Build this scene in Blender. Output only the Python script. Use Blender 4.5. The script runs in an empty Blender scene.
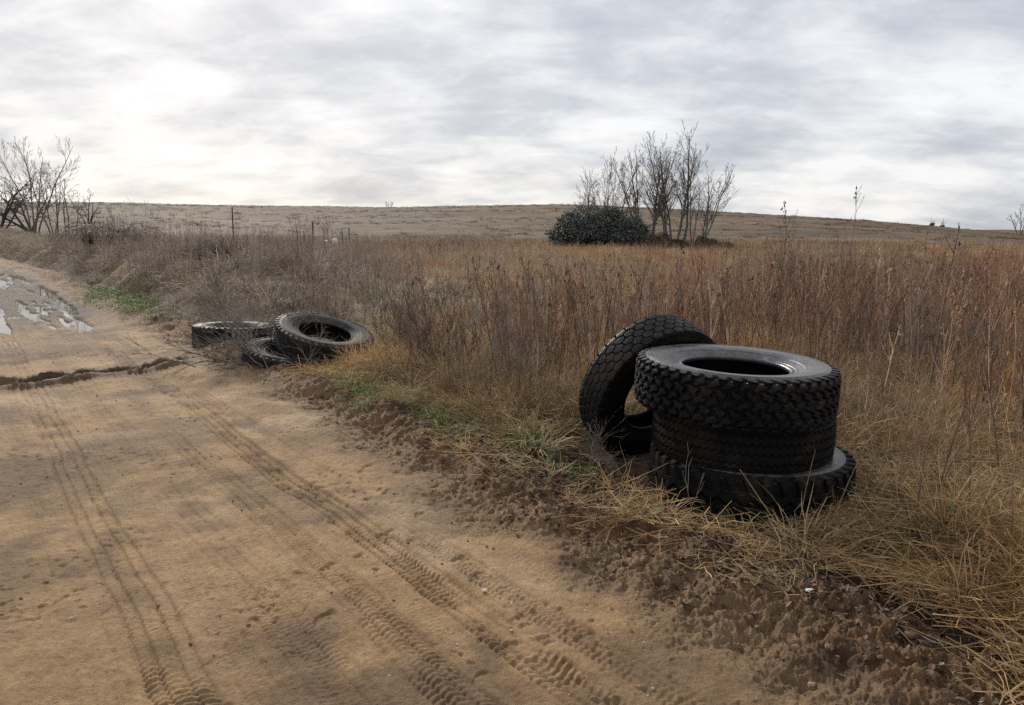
import bpy, math, random
import numpy as np
from mathutils import Vector, Matrix, Euler

R = math.radians
rng = np.random.default_rng(7)
random.seed(7)
sc = bpy.context.scene
col = sc.collection

# ------------------------------------------------------------------ noise
_GA = np.arange(1024) * (2 * np.pi / 1024)
_GX, _GY = np.cos(_GA).astype(np.float32), np.sin(_GA).astype(np.float32)
def noise(x, y, s=0):
    """gradient noise, about -1..1"""
    x, y = np.broadcast_arrays(np.asarray(x, float), np.asarray(y, float))
    fx = np.floor(x); fy = np.floor(y)
    ix = fx.astype(np.int32).view(np.uint32) * np.uint32(374761393) + np.uint32((s * 1274126177) & 0xFFFFFFFF)
    iy = fy.astype(np.int32).view(np.uint32) * np.uint32(668265263)
    fx = (x - fx).astype(np.float32); fy = (y - fy).astype(np.float32)
    ux = fx * fx * fx * (fx * (fx * 6 - 15) + 10); uy = fy * fy * fy * (fy * (fy * 6 - 15) + 10)
    def g(dx, dy):
        h = (ix + np.uint32(374761393 if dx else 0)) + (iy + np.uint32(668265263 if dy else 0))
        h = (h ^ (h >> np.uint32(13))) * np.uint32(1274126177)
        h = (h ^ (h >> np.uint32(16))) & np.uint32(1023)
        return _GX[h] * (fx - dx) + _GY[h] * (fy - dy)
    a = g(0, 0); b = g(1, 0); c = g(0, 1); d = g(1, 1)
    a = a + (b - a) * ux; c = c + (d - c) * ux
    return (a + (c - a) * uy) * 1.5
def fbm(x, y, o=4, s=0, gain=.5):
    t = 0; a = 1
    for k in range(o):
        t = t + a * noise(x * 2 ** k, y * 2 ** k, s + k * 17); a *= gain
    return t
def ss(a, b, x):
    t = np.clip((x - a) / (b - a), 0, 1)        # a > b runs downward
    return t * t * (3 - 2 * t)

# ------------------------------------------------------------------ the lie of the land
TH = R(36.0)
ST, CT = math.sin(TH), math.cos(TH)
def uv(x, y):
    """along the track, across the track"""
    return -x * ST + y * CT, x * CT + y * ST
def xy(u, v):
    return -u * ST + v * CT, u * CT + v * ST

CX = np.array([-900, -400, 0, 130, 250, 380, 480, 560, 640, 730, 800, 860, 940, 990, 1040, 1300, 2200.])
CY = np.array([206, 205, 205, 206.5, 208, 209.5, 208.5, 207.5, 210, 214.5, 218.5, 222, 229, 234, 237.5, 243, 243.])
def far_land(x, y):
    r = np.hypot(x, y)
    az = np.arctan2(x, np.maximum(y, 1e-3) * 0 + y)
    azc = np.clip(az, -1.1, 1.1)
    px = 512 + 760 * np.tan(azc)
    te = (234 - np.interp(px, CX, CY)) / 760 * np.cos(azc)
    rc = 270.0
    zc = 1.5 + te * rc
    base = .12 + .1 * noise(x / 9, y / 9, 91)
    bump = (.45 * noise(x / 34, y / 16, 92) + .35 * noise(x / 80, y / 30, 94)) * ss(60, 110, r) * (1 - .6 * ss(200, 300, r))
    z = base + (zc - base) * ss(55, rc, r) + bump
    z = np.where(r > rc, z - (r - rc) * .035, z)
    z = np.where(r > 480, np.maximum(z, -7), z)
    z = z + ss(900, 1400, r) * (15 + 5 * noise(az * 9, az * 0, 95)) * (1 - 0 * r)
    return z * ss(8, 30, r) + 0 * r

TRACKS = [  # v0, width, depth, lug period, slant, strength, seed
    (.49, .20, .020, .050, .5, 1.1, 1),
    (.26, .15, .012, .043, -.4, .7, 11),
    (.70, .12, .010, .040, .3, .6, 12),
    (.92, .20, .013, .044, -.5, .8, 2),
    (1.22, .18, .015, .048, .6, 1.0, 3),
    (1.40, .10, .009, .040, .3, .7, 13),
    (1.56, .17, .022, .052, -.8, 1.2, 4),
    (1.76, .12, .014, .046, .3, .9, 7),
    (2.05, .18, .010, .046, .4, .6, 5),
    (-.15, .20, .012, .05, .4, .8, 6),
    (-.50, .16, .010, .045, .4, .7, 9),
    (-.85, .20, .014, .05, .4, .9, 8),
]
def edge_v(u):
    return 2.32 + .16 * noise(u * .9, u * 0, 31) + .09 * noise(u * 3.1, u * 0, 32) - .22 * ss(9, 20, u) - .5 * ss(28, 45, u) - 1.6 * ss(45, 75, u) - .20 * ss(5.2, 3.2, u)
def cross_ridge(u, v):
    c = 9.12 + .10 * v + .22 * noise(v * .8, v * 0, 41) + .05 * noise(v * 4, v * 0, 42)
    return u - c
def height(x, y, full=False):
    x = np.asarray(x, float); y = np.asarray(y, float)
    r = np.hypot(x, y)
    u, v = uv(x, y)
    near = 1 - ss(30, 60, r)
    e = edge_v(u)
    road = (1 - ss(-.20, .14, v - e + .10 * noise(u * 2.6, v * 2.6, 312) + .05 * noise(x * 9, y * 9, 313))) * ss(-1.75, -1.45, v + .1 * noise(u * .8, u * 0, 33)) * (1 - ss(40, 75, u))
    clod = ss(-.26, .16, v - e + .10 * noise(u * 2.6, v * 2.6, 312) + .05 * noise(x * 9, y * 9, 313)) * (1 - ss(.75, 1.45, v - e + .25 * noise(u * .7, v * .7, 34)))
    clodl = ss(-1.4, -1.7, v) * ss(-2.6, -2.2, v)
    # road
    h = .030 * noise(x * .55, y * .55, 21) + .010 * noise(x * 2.1, y * 2.1, 22)
    h = h - .025 * np.exp(-((v - .55) / .55) ** 2) - .02 * np.exp(-((v - 1.5) / .35) ** 2) + .03 * np.exp(-((v - 2.15) / .3) ** 2)
    grain = .0024 * fbm(x * 18, y * 18, 4, 23, .7) + .0045 * noise(u * 2.2, v * 26, 18) * ss(-.2, .5, noise(u * .5, v * 2, 19)) + .004 * fbm(u * 3, v * 9, 3, 20, .6)
    pits = -.008 * ss(.36, .6, noise(x * 21, y * 17, 24)) * ss(-.05, .5, noise(x * 1.3, y * 1.3, 25)) - .010 * ss(.46, .62, noise(x * 9, y * 7, 17)) * ss(.1, .5, noise(x * .8 + 9, y * .8, 16))
    lumps = .008 * ss(.45, .7, noise(x * 19, y * 19, 26)) * ss(.0, .5, noise(x * .9, y * .9, 27))
    pr = 0
    for v0, w, dep, per, sl, st, s in TRACKS:
        wob = .05 * noise(u * .35, u * 0, 50 + s) + .012 * noise(u * 1.7, u * 0, 60 + s)
        d = v - v0 - wob
        ins = 1 - ss(w * .42, w * .5, np.abs(d))
        m = ss(-.55, .15, noise(u * 2.3, v * 6, 88 + s)) * (.12 + .88 * ss(-.45, .2, noise(u * .5, v * 1.2, 70 + s) + .35 * noise(u * 5, v * 5, 75 + s))) * st * (1 - ss(12, 22, u))
        ph = u / (per * .66) + sl * np.abs(d) / per * 1.0 + .22 * noise(u * 3, v * 3, 80)
        bars = ss(-.35, .35, np.sin(2 * np.pi * ph)) * (.55 + .45 * noise(u * 9, v * 9, 85 + s))
        lines = np.exp(-((np.abs(d) - w * .18) / .008) ** 2) + np.exp(-((np.abs(d) - w * .46) / .010) ** 2)
        berm = np.exp(-((np.abs(d) - w * .60) / .024) ** 2) * (.6 + .5 * noise(u * 6, v * 6, 86))
        m2 = st * (.35 + .65 * ss(-.5, .1, noise(u * .3 + 4, v * 1.2, 87 + s))) * (1 - ss(14, 26, u))
        pr = pr + .85 * m * (ins * dep * (-.50 + .65 * bars) + .50 * dep * berm) - .55 * dep * m2 * lines
    cr = cross_ridge(u, v)
    crm = ss(-2.5, -.5, v) * (1 - ss(2.6, 3.4, v))
    ridge = 1.35 * (.045 * np.exp(-((cr - .17) / .07) ** 2) + .035 * np.exp(-((cr + .20) / .06) ** 2) - .035 * np.exp(-(cr / .10) ** 2)) * (1 + .7 * noise(x * 5, y * 5, 43)) * crm
    # puddle hollows
    pm = ss(13, 15.5, u) * (1 - ss(36, 40, u))
    pud = -.075 * pm * ss(-.15, .25, .8 * noise(u * .16, v * 1.9, 46) + .50 * noise(u * .42, v * 6.5, 47) + .25 * noise(u * 2.2, v * 6, 48) - .20 + .22 * np.exp(-((v - 1.0) / .8) ** 2) - .5 * ss(1.75, 2.05, v))
    hr = h + (grain + pits + lumps + pr) * near + ridge + pud
    # churned verge
    wx = x + .05 * noise(x * 6, y * 6, 310); wy = y + .05 * noise(x * 6 + 9, y * 6, 311)
    sl = .040 * ss(-.20, .20, noise(wx * 3.4, wy * 3.4, 36)) + .019 * ss(-.14, .16, noise(wx * 8, wy * 8, 37)) + .016 * ss(-.14, .18, noise(wx * 19, wy * 19, 39))
    hc = .012 + .085 * np.exp(-((v - e - .40) / .30) ** 2) * (1 + .5 * noise(u * 1.3, v, 316)) + .055 * fbm(x * 1.6, y * 1.6, 3, 35) \
        + ((sl - .038) * (.85 + .8 * noise(x * 1.1, y * 1.1, 315)) * (.35 + .65 * ss(-.05, .4, v - e)) + .013 * fbm(x * 20, y * 20, 4, 38, .72)) * near
    # field
    hf = .10 + .05 * noise(x * .7, y * .7, 28) + .02 * fbm(x * 3, y * 3, 3, 29) * near + .008 * fbm(x * 15, y * 15, 2, 30) * near
    fl = far_land(x, y)
    vb = v - (e - 2.2) * ss(14, 20, u)
    bank = .75 * ss(2.7, 4.6, vb + .35 * noise(x * .35, y * .35, 44)) * (1 - .75 * ss(5.2, 9, vb)) * ss(10.5, 17, u) * (1 - ss(90, 130, u)) * (1 + .35 * noise(x * .4, y * .4, 45))
    hf = hf * ss(0, .5, np.abs(v - .4) - 1.6) + bank + fl
    # flatten a bed for the stack of tyres
    ds = np.hypot(x - 1.34, y - 4.24)
    flat = 1 - ss(.45, 1.05, ds)
    ds2 = np.hypot(x - .72, y - 5.1)
    flat2 = 1 - ss(.3, .7, ds2)
    z = hf * (1 - road) + hr * road + fl * road
    z = z * (1 - clod) + (hc + bank * .5 + fl) * clod
    z = z * (1 - .6 * clodl) + (hc + fl) * .6 * clodl
    z = z * (1 - flat) + .040 * flat
    z = z * (1 - flat2) + .02 * flat2
    for a_, b_, c_ in ((-3.84, 10.45, .0), (-2.3, 8.85, .0)):
        k_ = 1 - ss(.5, 1.0, np.hypot(x - a_, y - b_)); z = z * (1 - .85 * k_) + (c_ + .25 * (z - .1)) * .85 * k_
    if full:
        return z, dict(u=u, v=v, e=e, r=r, road=road, clod=np.maximum(clod, clodl), cr=cr, crm=crm, pud=pud, bank=bank, pr=pr)
    return z
def H1(x, y):
    return float(height(np.array([x]), np.array([y]))[0])

# ------------------------------------------------------------------ helpers
def tag(o, label=None, cat=None, group=None, kind=None):
    if label: o['label'] = label
    if cat: o['category'] = cat
    if group: o['group'] = group
    if kind: o['kind'] = kind
    return o
def mesh_np(name, V, F, C=None, smooth=False):
    """V (n,3), F list of arrays (m,4)/(m,3)"""
    V = np.asarray(V, np.float32)
    if isinstance(F, np.ndarray): F = [F]
    F = [np.asarray(f, np.int32) for f in F if len(f)]
    me = bpy.data.meshes.new(name)
    nl = sum(f.size for f in F); nf = sum(len(f) for f in F)
    me.vertices.add(len(V)); me.vertices.foreach_set('co', V.ravel())
    me.loops.add(nl); me.loops.foreach_set('vertex_index', np.concatenate([f.ravel() for f in F]))
    me.polygons.add(nf)
    tot = np.concatenate([np.full(len(f), f.shape[1], np.int32) for f in F])
    st = np.concatenate([[0], np.cumsum(tot)[:-1]]).astype(np.int32)
    me.polygons.foreach_set('loop_start', st)
    me.polygons.foreach_set('loop_total', tot)
    me.polygons.foreach_set('use_smooth', np.full(nf, bool(smooth)))
    if C is not None:
        C = np.asarray(C, np.float32)
        if C.shape[1] == 3: C = np.concatenate([C, np.ones((len(C), 1), np.float32)], 1)
        a = me.color_attributes.new('col', 'FLOAT_COLOR', 'POINT')
        a.data.foreach_set('color', C.ravel())
    me.update(calc_edges=True)
    me.validate()
    return me
def obj(name, me, mat=None, parent=None, loc=(0, 0, 0), rot=(0, 0, 0), link=True):
    if mat is not None:
        me.materials.clear(); me.materials.append(mat)
    o = bpy.data.objects.new(name, me)
    if link: col.objects.link(o)
    o.location = loc; o.rotation_euler = rot
    if parent: o.parent = parent
    return o
def empty(name, loc=(0, 0, 0), rot=(0, 0, 0)):
    o = bpy.data.objects.new(name, None); col.objects.link(o)
    o.location = loc; o.rotation_euler = rot; o.empty_display_size = .1
    return o
def copy_tree(o, parent=None):
    c = o.copy(); col.objects.link(c)
    if parent: c.parent = parent
    for ch in list(o.children): copy_tree(ch, c)
    return c

class Buf:
    """collects tubes, ribbons and loose faces as one mesh"""
    def __init__(s): s.V = []; s.Q = []; s.T = []; s.C = []; s.n = 0
    def add(s, V, Q=None, T=None, c=(1, 1, 1)):
        V = np.asarray(V, float)
        s.V.append(V)
        if Q is not None and len(Q): s.Q.append(np.asarray(Q) + s.n)
        if T is not None and len(T): s.T.append(np.asarray(T) + s.n)
        c = np.asarray(c, float)
        s.C.append(np.broadcast_to(c, (len(V), 3)) if c.ndim == 1 else c)
        s.n += len(V)
    def tube(s, P, rad, sides=3, c=(1, 1, 1), cap=True):
        P = np.asarray(P, float); n = len(P)
        rad = np.broadcast_to(np.asarray(rad, float), (n,))
        t = np.gradient(P, axis=0); t /= np.linalg.norm(t, axis=1)[:, None] + 1e-9
        ref = np.array([0.31, .17, .93]) if abs(t[0, 2]) < .8 else np.array([.93, .2, .3])
        a = np.cross(t, ref); a /= np.linalg.norm(a, axis=1)[:, None] + 1e-9
        b = np.cross(t, a)
        ang = np.arange(sides) * 2 * np.pi / sides
        V = P[:, None] + rad[:, None, None] * (np.cos(ang)[None, :, None] * a[:, None] + np.sin(ang)[None, :, None] * b[:, None])
        V = V.reshape(-1, 3)
        i = np.arange(n - 1)[:, None] * sides; k = np.arange(sides)[None]; k2 = (k + 1) % sides
        Q = np.stack([i + k, i + k2, i + sides + k2, i + sides + k], -1).reshape(-1, 4)
        c = np.asarray(c, float)
        if c.ndim == 2: c = np.repeat(c, sides, 0)
        T = None
        if cap and sides == 3:
            T = [[(n - 1) * 3, (n - 1) * 3 + 1, (n - 1) * 3 + 2]]
        s.add(V, Q, T, c)
        if cap and sides == 4:
            s.Q.append(np.array([[0, 3, 2, 1], [(n - 1) * 4 + j for j in range(4)]]) + s.n - len(V))
    def ribbon(s, P, w, side, c=(1, 1, 1)):
        P = np.asarray(P, float); n = len(P)
        w = np.broadcast_to(np.asarray(w, float), (n,))
        side = np.asarray(side, float); side = side / (np.linalg.norm(side) + 1e-9)
        V = np.stack([P - side * w[:, None] / 2, P + side * w[:, None] / 2], 1).reshape(-1, 3)
        i = np.arange(n - 1)[:, None] * 2
        Q = (i + np.array([[0, 1, 3, 2]]))
        c = np.asarray(c, float)
        if c.ndim == 2: c = np.repeat(c, 2, 0)
        s.add(V, Q, None, c)
    def mesh(s, name, smooth=False):
        return mesh_np(name, np.concatenate(s.V), [np.concatenate(x) for x in (s.Q, s.T) if x], np.concatenate(s.C), smooth)

# ------------------------------------------------------------------ materials
def new_mat(name):
    m = bpy.data.materials.new(name); m.use_nodes = True
    nt = m.node_tree; b = nt.nodes['Principled BSDF']
    return m, nt, b
def N(nt, t, **k):
    n = nt.nodes.new(t)
    for a, v in k.items(): setattr(n, a, v)
    return n
def tex_noise(nt, scale, detail=4, rough=.55, vec=None, dist=0):
    n = N(nt, 'ShaderNodeTexNoise'); n.inputs['Scale'].default_value = scale; n.inputs['Detail'].default_value = detail
    n.inputs['Roughness'].default_value = rough; n.inputs['Distortion'].default_value = dist
    if vec is not None: nt.links.new(vec, n.inputs['Vector'])
    return n
def ramp(nt, inp, stops):
    r = N(nt, 'ShaderNodeValToRGB')
    e = r.color_ramp.elements
    while len(e) < len(stops): e.new(.5)
    for k, (p, c) in enumerate(stops):
        e[k].position = p; e[k].color = (*c, 1) if len(c) == 3 else c
    nt.links.new(inp, r.inputs[0]); return r
def mix(nt, a, b, fac, mode='MIX'):
    m = N(nt, 'ShaderNodeMix', data_type='RGBA', blend_type=mode)
    for s, v in ((m.inputs[6], a), (m.inputs[7], b), (m.inputs[0], fac)):
        if hasattr(v, 'is_output') or isinstance(v, bpy.types.NodeSocket): nt.links.new(v, s)
        elif isinstance(v, (int, float)): s.default_value = v
        else: s.default_value = (*v, 1)
    return m.outputs[2]
def bump(nt, b, hgt, strength, dist):
    n = N(nt, 'ShaderNodeBump'); n.inputs['Strength'].default_value = strength; n.inputs['Distance'].default_value = dist
    nt.links.new(hgt, n.inputs['Height']); nt.links.new(n.outputs[0], b.inputs['Normal'])
    return n

def mat_ground():
    m, nt, b = new_mat('soil')
    g = N(nt, 'ShaderNodeNewGeometry')
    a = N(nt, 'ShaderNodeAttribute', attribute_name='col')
    n1 = tex_noise(nt, 55, 5, .7, g.outputs['Position'])
    n2 = tex_noise(nt, 7, 4, .6, g.outputs['Position'])
    r1 = ramp(nt, n1.outputs[0], [(.3, (.74, .72, .70)), (.5, (1, 1, 1)), (.70, (1.2, 1.21, 1.22))])
    r2 = ramp(nt, n2.outputs[0], [(.3, (.80, .78, .75)), (.7, (1.16, 1.16, 1.18))])
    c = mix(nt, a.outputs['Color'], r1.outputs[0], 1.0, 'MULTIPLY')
    c = mix(nt, c, r2.outputs[0], 1.0, 'MULTIPLY')
    # pale grit
    vo = N(nt, 'ShaderNodeTexVoronoi'); vo.inputs['Scale'].default_value = 60; nt.links.new(g.outputs['Position'], vo.inputs['Vector'])
    sp = ramp(nt, vo.outputs['Distance'], [(.0, (1, 1, 1)), (.10, (1, 1, 1)), (.16, (0, 0, 0))])
    rs = ramp(nt, vo.outputs['Color'], [(.80, (0, 0, 0)), (.9, (1, 1, 1))])
    f = mix(nt, sp.outputs[0], rs.outputs[0], 1.0, 'MULTIPLY')
    ff = N(nt, 'ShaderNodeMath', operation='MULTIPLY'); nt.links.new(f, ff.inputs[0]); ff.inputs[1].default_value = .5
    c = mix(nt, c, (.42, .36, .29), ff.outputs[0])
    nt.links.new(c, b.inputs['Base Color'])
    # wetness in alpha -> roughness
    mr = N(nt, 'ShaderNodeMapRange'); nt.links.new(a.outputs['Alpha'], mr.inputs[0])
    mr.inputs[3].default_value = .95; mr.inputs[4].default_value = .62
    nt.links.new(mr.outputs[0], b.inputs['Roughness'])
    b.inputs['Specular IOR Level'].default_value = .22
    bn = tex_noise(nt, 90, 6, .75, g.outputs['Position'])
    mb = N(nt, 'ShaderNodeMapRange'); nt.links.new(a.outputs['Alpha'], mb.inputs[0])
    mb.inputs[1].default_value = .13; mb.inputs[2].default_value = .24; mb.inputs[3].default_value = 1.0; mb.inputs[4].default_value = 2.6
    hm = N(nt, 'ShaderNodeMath', operation='MULTIPLY'); nt.links.new(bn.outputs[0], hm.inputs[0]); nt.links.new(mb.outputs[0], hm.inputs[1])
    bump(nt, b, hm.outputs[0], .85, .012)
    return m
def mat_plant(name, tints, rough=.75, patch=None, patch_scale=.25, trans=0.0, val=(.65, 1.3), spec=.2):
    """per plant random tint x vertex colour; patches follow where the plant stands"""
    m, nt, b = new_mat(name)
    a = N(nt, 'ShaderNodeAttribute', attribute_name='col')
    oi = N(nt, 'ShaderNodeObjectInfo')
    k = len(tints)
    r = ramp(nt, oi.outputs['Random'], [((i + .5) / k, t) for i, t in enumerate(tints)])
    c = mix(nt, r.outputs[0], a.outputs['Color'], 1.0, 'MULTIPLY')
    if patch:
        pn = tex_noise(nt, patch_scale, 2, .5, oi.outputs['Location'])
        pr = ramp(nt, pn.outputs[0], patch)
        c = mix(nt, c, pr.outputs[0], 1.0, 'MULTIPLY')
    # small change along each stem
    g = N(nt, 'ShaderNodeNewGeometry')
    n2 = tex_noise(nt, 14, 3, .6, g.outputs['Position'])
    r2 = ramp(nt, n2.outputs[0], [(.3, (val[0],) * 3), (.7, (val[1],) * 3)])
    c = mix(nt, c, r2.outputs[0], 1.0, 'MULTIPLY')
    nt.links.new(c, b.inputs['Base Color'])
    b.inputs['Roughness'].default_value = rough
    b.inputs['Specular IOR Level'].default_value = spec
    if trans:
        tr = N(nt, 'ShaderNodeBsdfTranslucent'); nt.links.new(c, tr.inputs[0])
        ms = N(nt, 'ShaderNodeMixShader'); ms.inputs[0].default_value = trans
        nt.links.new(b.outputs[0], ms.inputs[1]); nt.links.new(tr.outputs[0], ms.inputs[2])
        nt.links.new(ms.outputs[0], nt.nodes['Material Output'].inputs[0])
    return m
def mat_rubber(name, base=(.016, .016, .017), dust_sheen=(.11, .105, .10), amt=.5, rough=.52, bscale=60, spec=.14):
    m, nt, b = new_mat(name)
    tc = N(nt, 'ShaderNodeTexCoord'); g = N(nt, 'ShaderNodeNewGeometry')
    n1 = tex_noise(nt, 4.5, 6, .65, tc.outputs['Object'], .4)
    n2 = tex_noise(nt, 34, 4, .7, tc.outputs['Object'])
    f1 = ramp(nt, n1.outputs[0], [(.40, (.06, .06, .06)), (.66, (1, 1, 1))])
    f2 = ramp(nt, n2.outputs[0], [(.40, (.15, .15, .15)), (.7, (1, 1, 1))])
    f = mix(nt, f1.outputs[0], f2.outputs[0], 1, 'MULTIPLY')
    # settled dusting plus painted wet sheen, both grey, on faces that look up
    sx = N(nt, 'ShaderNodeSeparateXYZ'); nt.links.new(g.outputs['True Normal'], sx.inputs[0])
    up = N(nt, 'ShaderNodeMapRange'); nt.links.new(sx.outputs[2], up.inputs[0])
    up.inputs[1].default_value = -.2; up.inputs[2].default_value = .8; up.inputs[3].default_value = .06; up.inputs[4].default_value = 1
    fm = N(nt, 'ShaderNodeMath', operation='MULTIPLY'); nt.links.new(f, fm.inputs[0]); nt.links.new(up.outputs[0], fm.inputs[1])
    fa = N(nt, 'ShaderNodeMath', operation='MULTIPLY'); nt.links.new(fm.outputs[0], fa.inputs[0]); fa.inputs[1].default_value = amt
    c = mix(nt, base, dust_sheen, fa.outputs[0])
    n4 = tex_noise(nt, 2.3, 7, .7, tc.outputs['Object'], .8)
    f4 = ramp(nt, n4.outputs[0], [(.50, (0, 0, 0)), (.62, (1, 1, 1))])
    m4 = N(nt, 'ShaderNodeMath', operation='MULTIPLY'); nt.links.new(f4.outputs[0], m4.inputs[0]); nt.links.new(up.outputs[0], m4.inputs[1])
    m5 = N(nt, 'ShaderNodeMath', operation='MULTIPLY'); nt.links.new(m4.outputs[0], m5.inputs[0]); m5.inputs[1].default_value = .55
    c = mix(nt, c, (.085, .062, .038), m5.outputs[0])      # dried mud splashes
    nt.links.new(c, b.inputs['Base Color'])
    rr = ramp(nt, n1.outputs[0], [(.3, (rough - .14,) * 3), (.7, (rough + .2,) * 3)])
    nt.links.new(rr.outputs[0], b.inputs['Roughness'])
    b.inputs['Specular IOR Level'].default_value = spec
    n3 = tex_noise(nt, bscale, 5, .7, tc.outputs['Object'])
    bump(nt, b, n3.outputs[0], .35, .006)
    return m
def mat_bark(name, c1, c2, scale=9):
    m, nt, b = new_mat(name)
    tc = N(nt, 'ShaderNodeTexCoord')
    mp = N(nt, 'ShaderNodeMapping'); mp.inputs['Scale'].default_value = (1, 1, .25); nt.links.new(tc.outputs['Object'], mp.inputs[0])
    n1 = tex_noise(nt, scale, 5, .65, mp.outputs[0])
    r = ramp(nt, n1.outputs[0], [(.3, c1), (.7, c2)])
    nt.links.new(r.outputs[0], b.inputs['Base Color']); b.inputs['Roughness'].default_value = .85
    b.inputs['Specular IOR Level'].default_value = .2
    bump(nt, b, n1.outputs[0], .5, .03)
    return m
def mat_plain(name, c, rough=.8, var=.25, scale=12):
    m, nt, b = new_mat(name)
    tc = N(nt, 'ShaderNodeTexCoord'); n1 = tex_noise(nt, scale, 5, .6, tc.outputs['Object'])
    r = ramp(nt, n1.outputs[0], [(.3, tuple(x * (1 - var) for x in c)), (.7, tuple(x * (1 + var) for x in c))])
    nt.links.new(r.outputs[0], b.inputs['Base Color']); b.inputs['Roughness'].default_value = rough
    bump(nt, b, n1.outputs[0], .4, .01)
    return m

M_soil = mat_ground()
M_weed = mat_plant('weed_stem', [(.18, .115, .082), (.33, .205, .140), (.085, .058, .046), (.44, .36, .27), (.31, .180, .105), (.12, .078, .058), (.22, .155, .122)], .8,
                   patch=[(.32, (1.12, 1.0, .90)), (.5, (1, .97, .95)), (.68, (.94, .96, 1.0))], patch_scale=.16)
M_weedg = mat_plant('grey_weed_stem', [(.28, .225, .195), (.35, .285, .245), (.20, .165, .145), (.40, .33, .27)], .85)
M_straw = mat_plant('straw', [(.44, .325, .185), (.56, .45, .29), (.28, .20, .125), (.42, .28, .145), (.18, .13, .085), (.50, .36, .19)], .7,
                    patch=[(.32, (1.15, 1.0, .82)), (.5, (1, .97, .94)), (.66, (.62, .60, .60))], patch_scale=.55, trans=.25)
M_orange = mat_plant('russet_straw', [(.41, .29, .175), (.32, .225, .14), (.48, .37, .245), (.24, .175, .12)], .75,
                    patch=[(.35, (1.1, .92, .78)), (.5, (1, .97, .94)), (.66, (.85, .90, .98))], patch_scale=.12, trans=.2)
M_grey = mat_plant('grey_straw', [(.43, .36, .28), (.34, .28, .22), (.50, .43, .345), (.26, .215, .175)], .8, trans=.15)
M_hill = mat_plant('hill_straw', [(.118, .076, .042), (.150, .100, .054), (.090, .060, .036), (.095, .074, .038)], .8, trans=.15)
M_green = mat_plant('green_blade', [(.10, .165, .036), (.135, .20, .045), (.08, .13, .03), (.17, .19, .07)], .6, trans=.35)
M_litter = mat_plant('leaf_litter', [(.060, .038, .028), (.12, .072, .045), (.040, .030, .025), (.20, .145, .105), (.10, .058, .036), (.15, .115, .09), (.13, .062, .038)], .8, val=(.7, 1.25), spec=.12)
M_twig = mat_plant('twig', [(.16, .13, .105), (.10, .08, .065), (.23, .195, .16)], .8)
M_clod = mat_plant('clod', [(.14, .090, .055), (.19, .125, .076), (.085, .056, .038), (.165, .108, .064)], .9)
M_pebble = mat_plant('pebble', [(.30, .26, .21), (.42, .38, .33), (.2, .165, .13)], .7)
M_ivy = mat_plant('ivy_leaf', [(.062, .070, .062), (.085, .094, .080), (.125, .130, .115), (.045, .054, .046)], .62, spec=.22)
M_bramble = mat_plant('bramble_leaf', [(.055, .055, .030), (.075, .062, .035), (.045, .048, .03), (.09, .07, .045)], .7)
M_bark = mat_bark('grey_bark', (.10, .088, .075), (.19, .17, .145))
M_barkd = mat_bark('dark_bark', (.045, .042, .042), (.10, .09, .085))
M_twigbark = mat_bark('twig_bark', (.085, .070, .062), (.15, .125, .11), 4)
M_wood = mat_plain('weathered_wood', (.075, .065, .058), .85)
M_bag = mat_plain('white_plastic', (.62, .63, .65), .45, .1)
M_stone = mat_plain('pale_stone', (.62, .60, .57), .6, .12, 40)

# ------------------------------------------------------------------ ground: one sheet out past the horizon
def build_ground():
    rs = [0.0, .5, .9, 1.2]
    r = 1.4
    while r < 3200:
        rs.append(r)
        k = .0026 if r < 7.5 else .0045 if r < 14 else .008 if r < 40 else .013 if r < 320 else .04
        r *= 1 + k
    rs = np.array(rs[1:])
    a1 = np.linspace(R(-58), R(52), 1500)
    a2 = np.linspace(R(52), R(302), 120)[1:-1]
    az = np.concatenate([a1, a2]); na = len(az)
    RR, AA = np.meshgrid(rs, az, indexing='ij')
    X = RR * np.sin(AA); Y = RR * np.cos(AA)
    z = np.empty_like(X); attrs = {}
    C = np.empty(X.shape + (4,))
    for i0 in range(0, len(rs), 200):
        s = slice(i0, i0 + 200)
        zz, m = height(X[s], Y[s], True)
        z[s] = zz
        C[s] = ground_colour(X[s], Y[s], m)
    V = np.stack([X, Y, z], -1).reshape(-1, 3)
    C = C.reshape(-1, 4)
    nr = len(rs)
    i = np.arange(nr - 1)[:, None] * na; k = np.arange(na)[None]; k2 = (k + 1) % na
    Q = np.stack([i + k, i + na + k, i + na + k2, i + k2], -1).reshape(-1, 4)[:, ::-1]
    V = np.concatenate([V, [[0, 0, H1(0, 0)]]]); C = np.concatenate([C, C[:1]])
    c = len(V) - 1
    k = np.arange(na); T = np.stack([np.full(na, c), (k + 1) % na, k], -1)
    me = mesh_np('ground', V, [Q, T], C, True)
    o = obj('ground', me, M_soil); tag(o, kind='structure')
    return o
def lerp(a, b, f): return a + (np.asarray(b, float) - a) * f[..., None]
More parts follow.
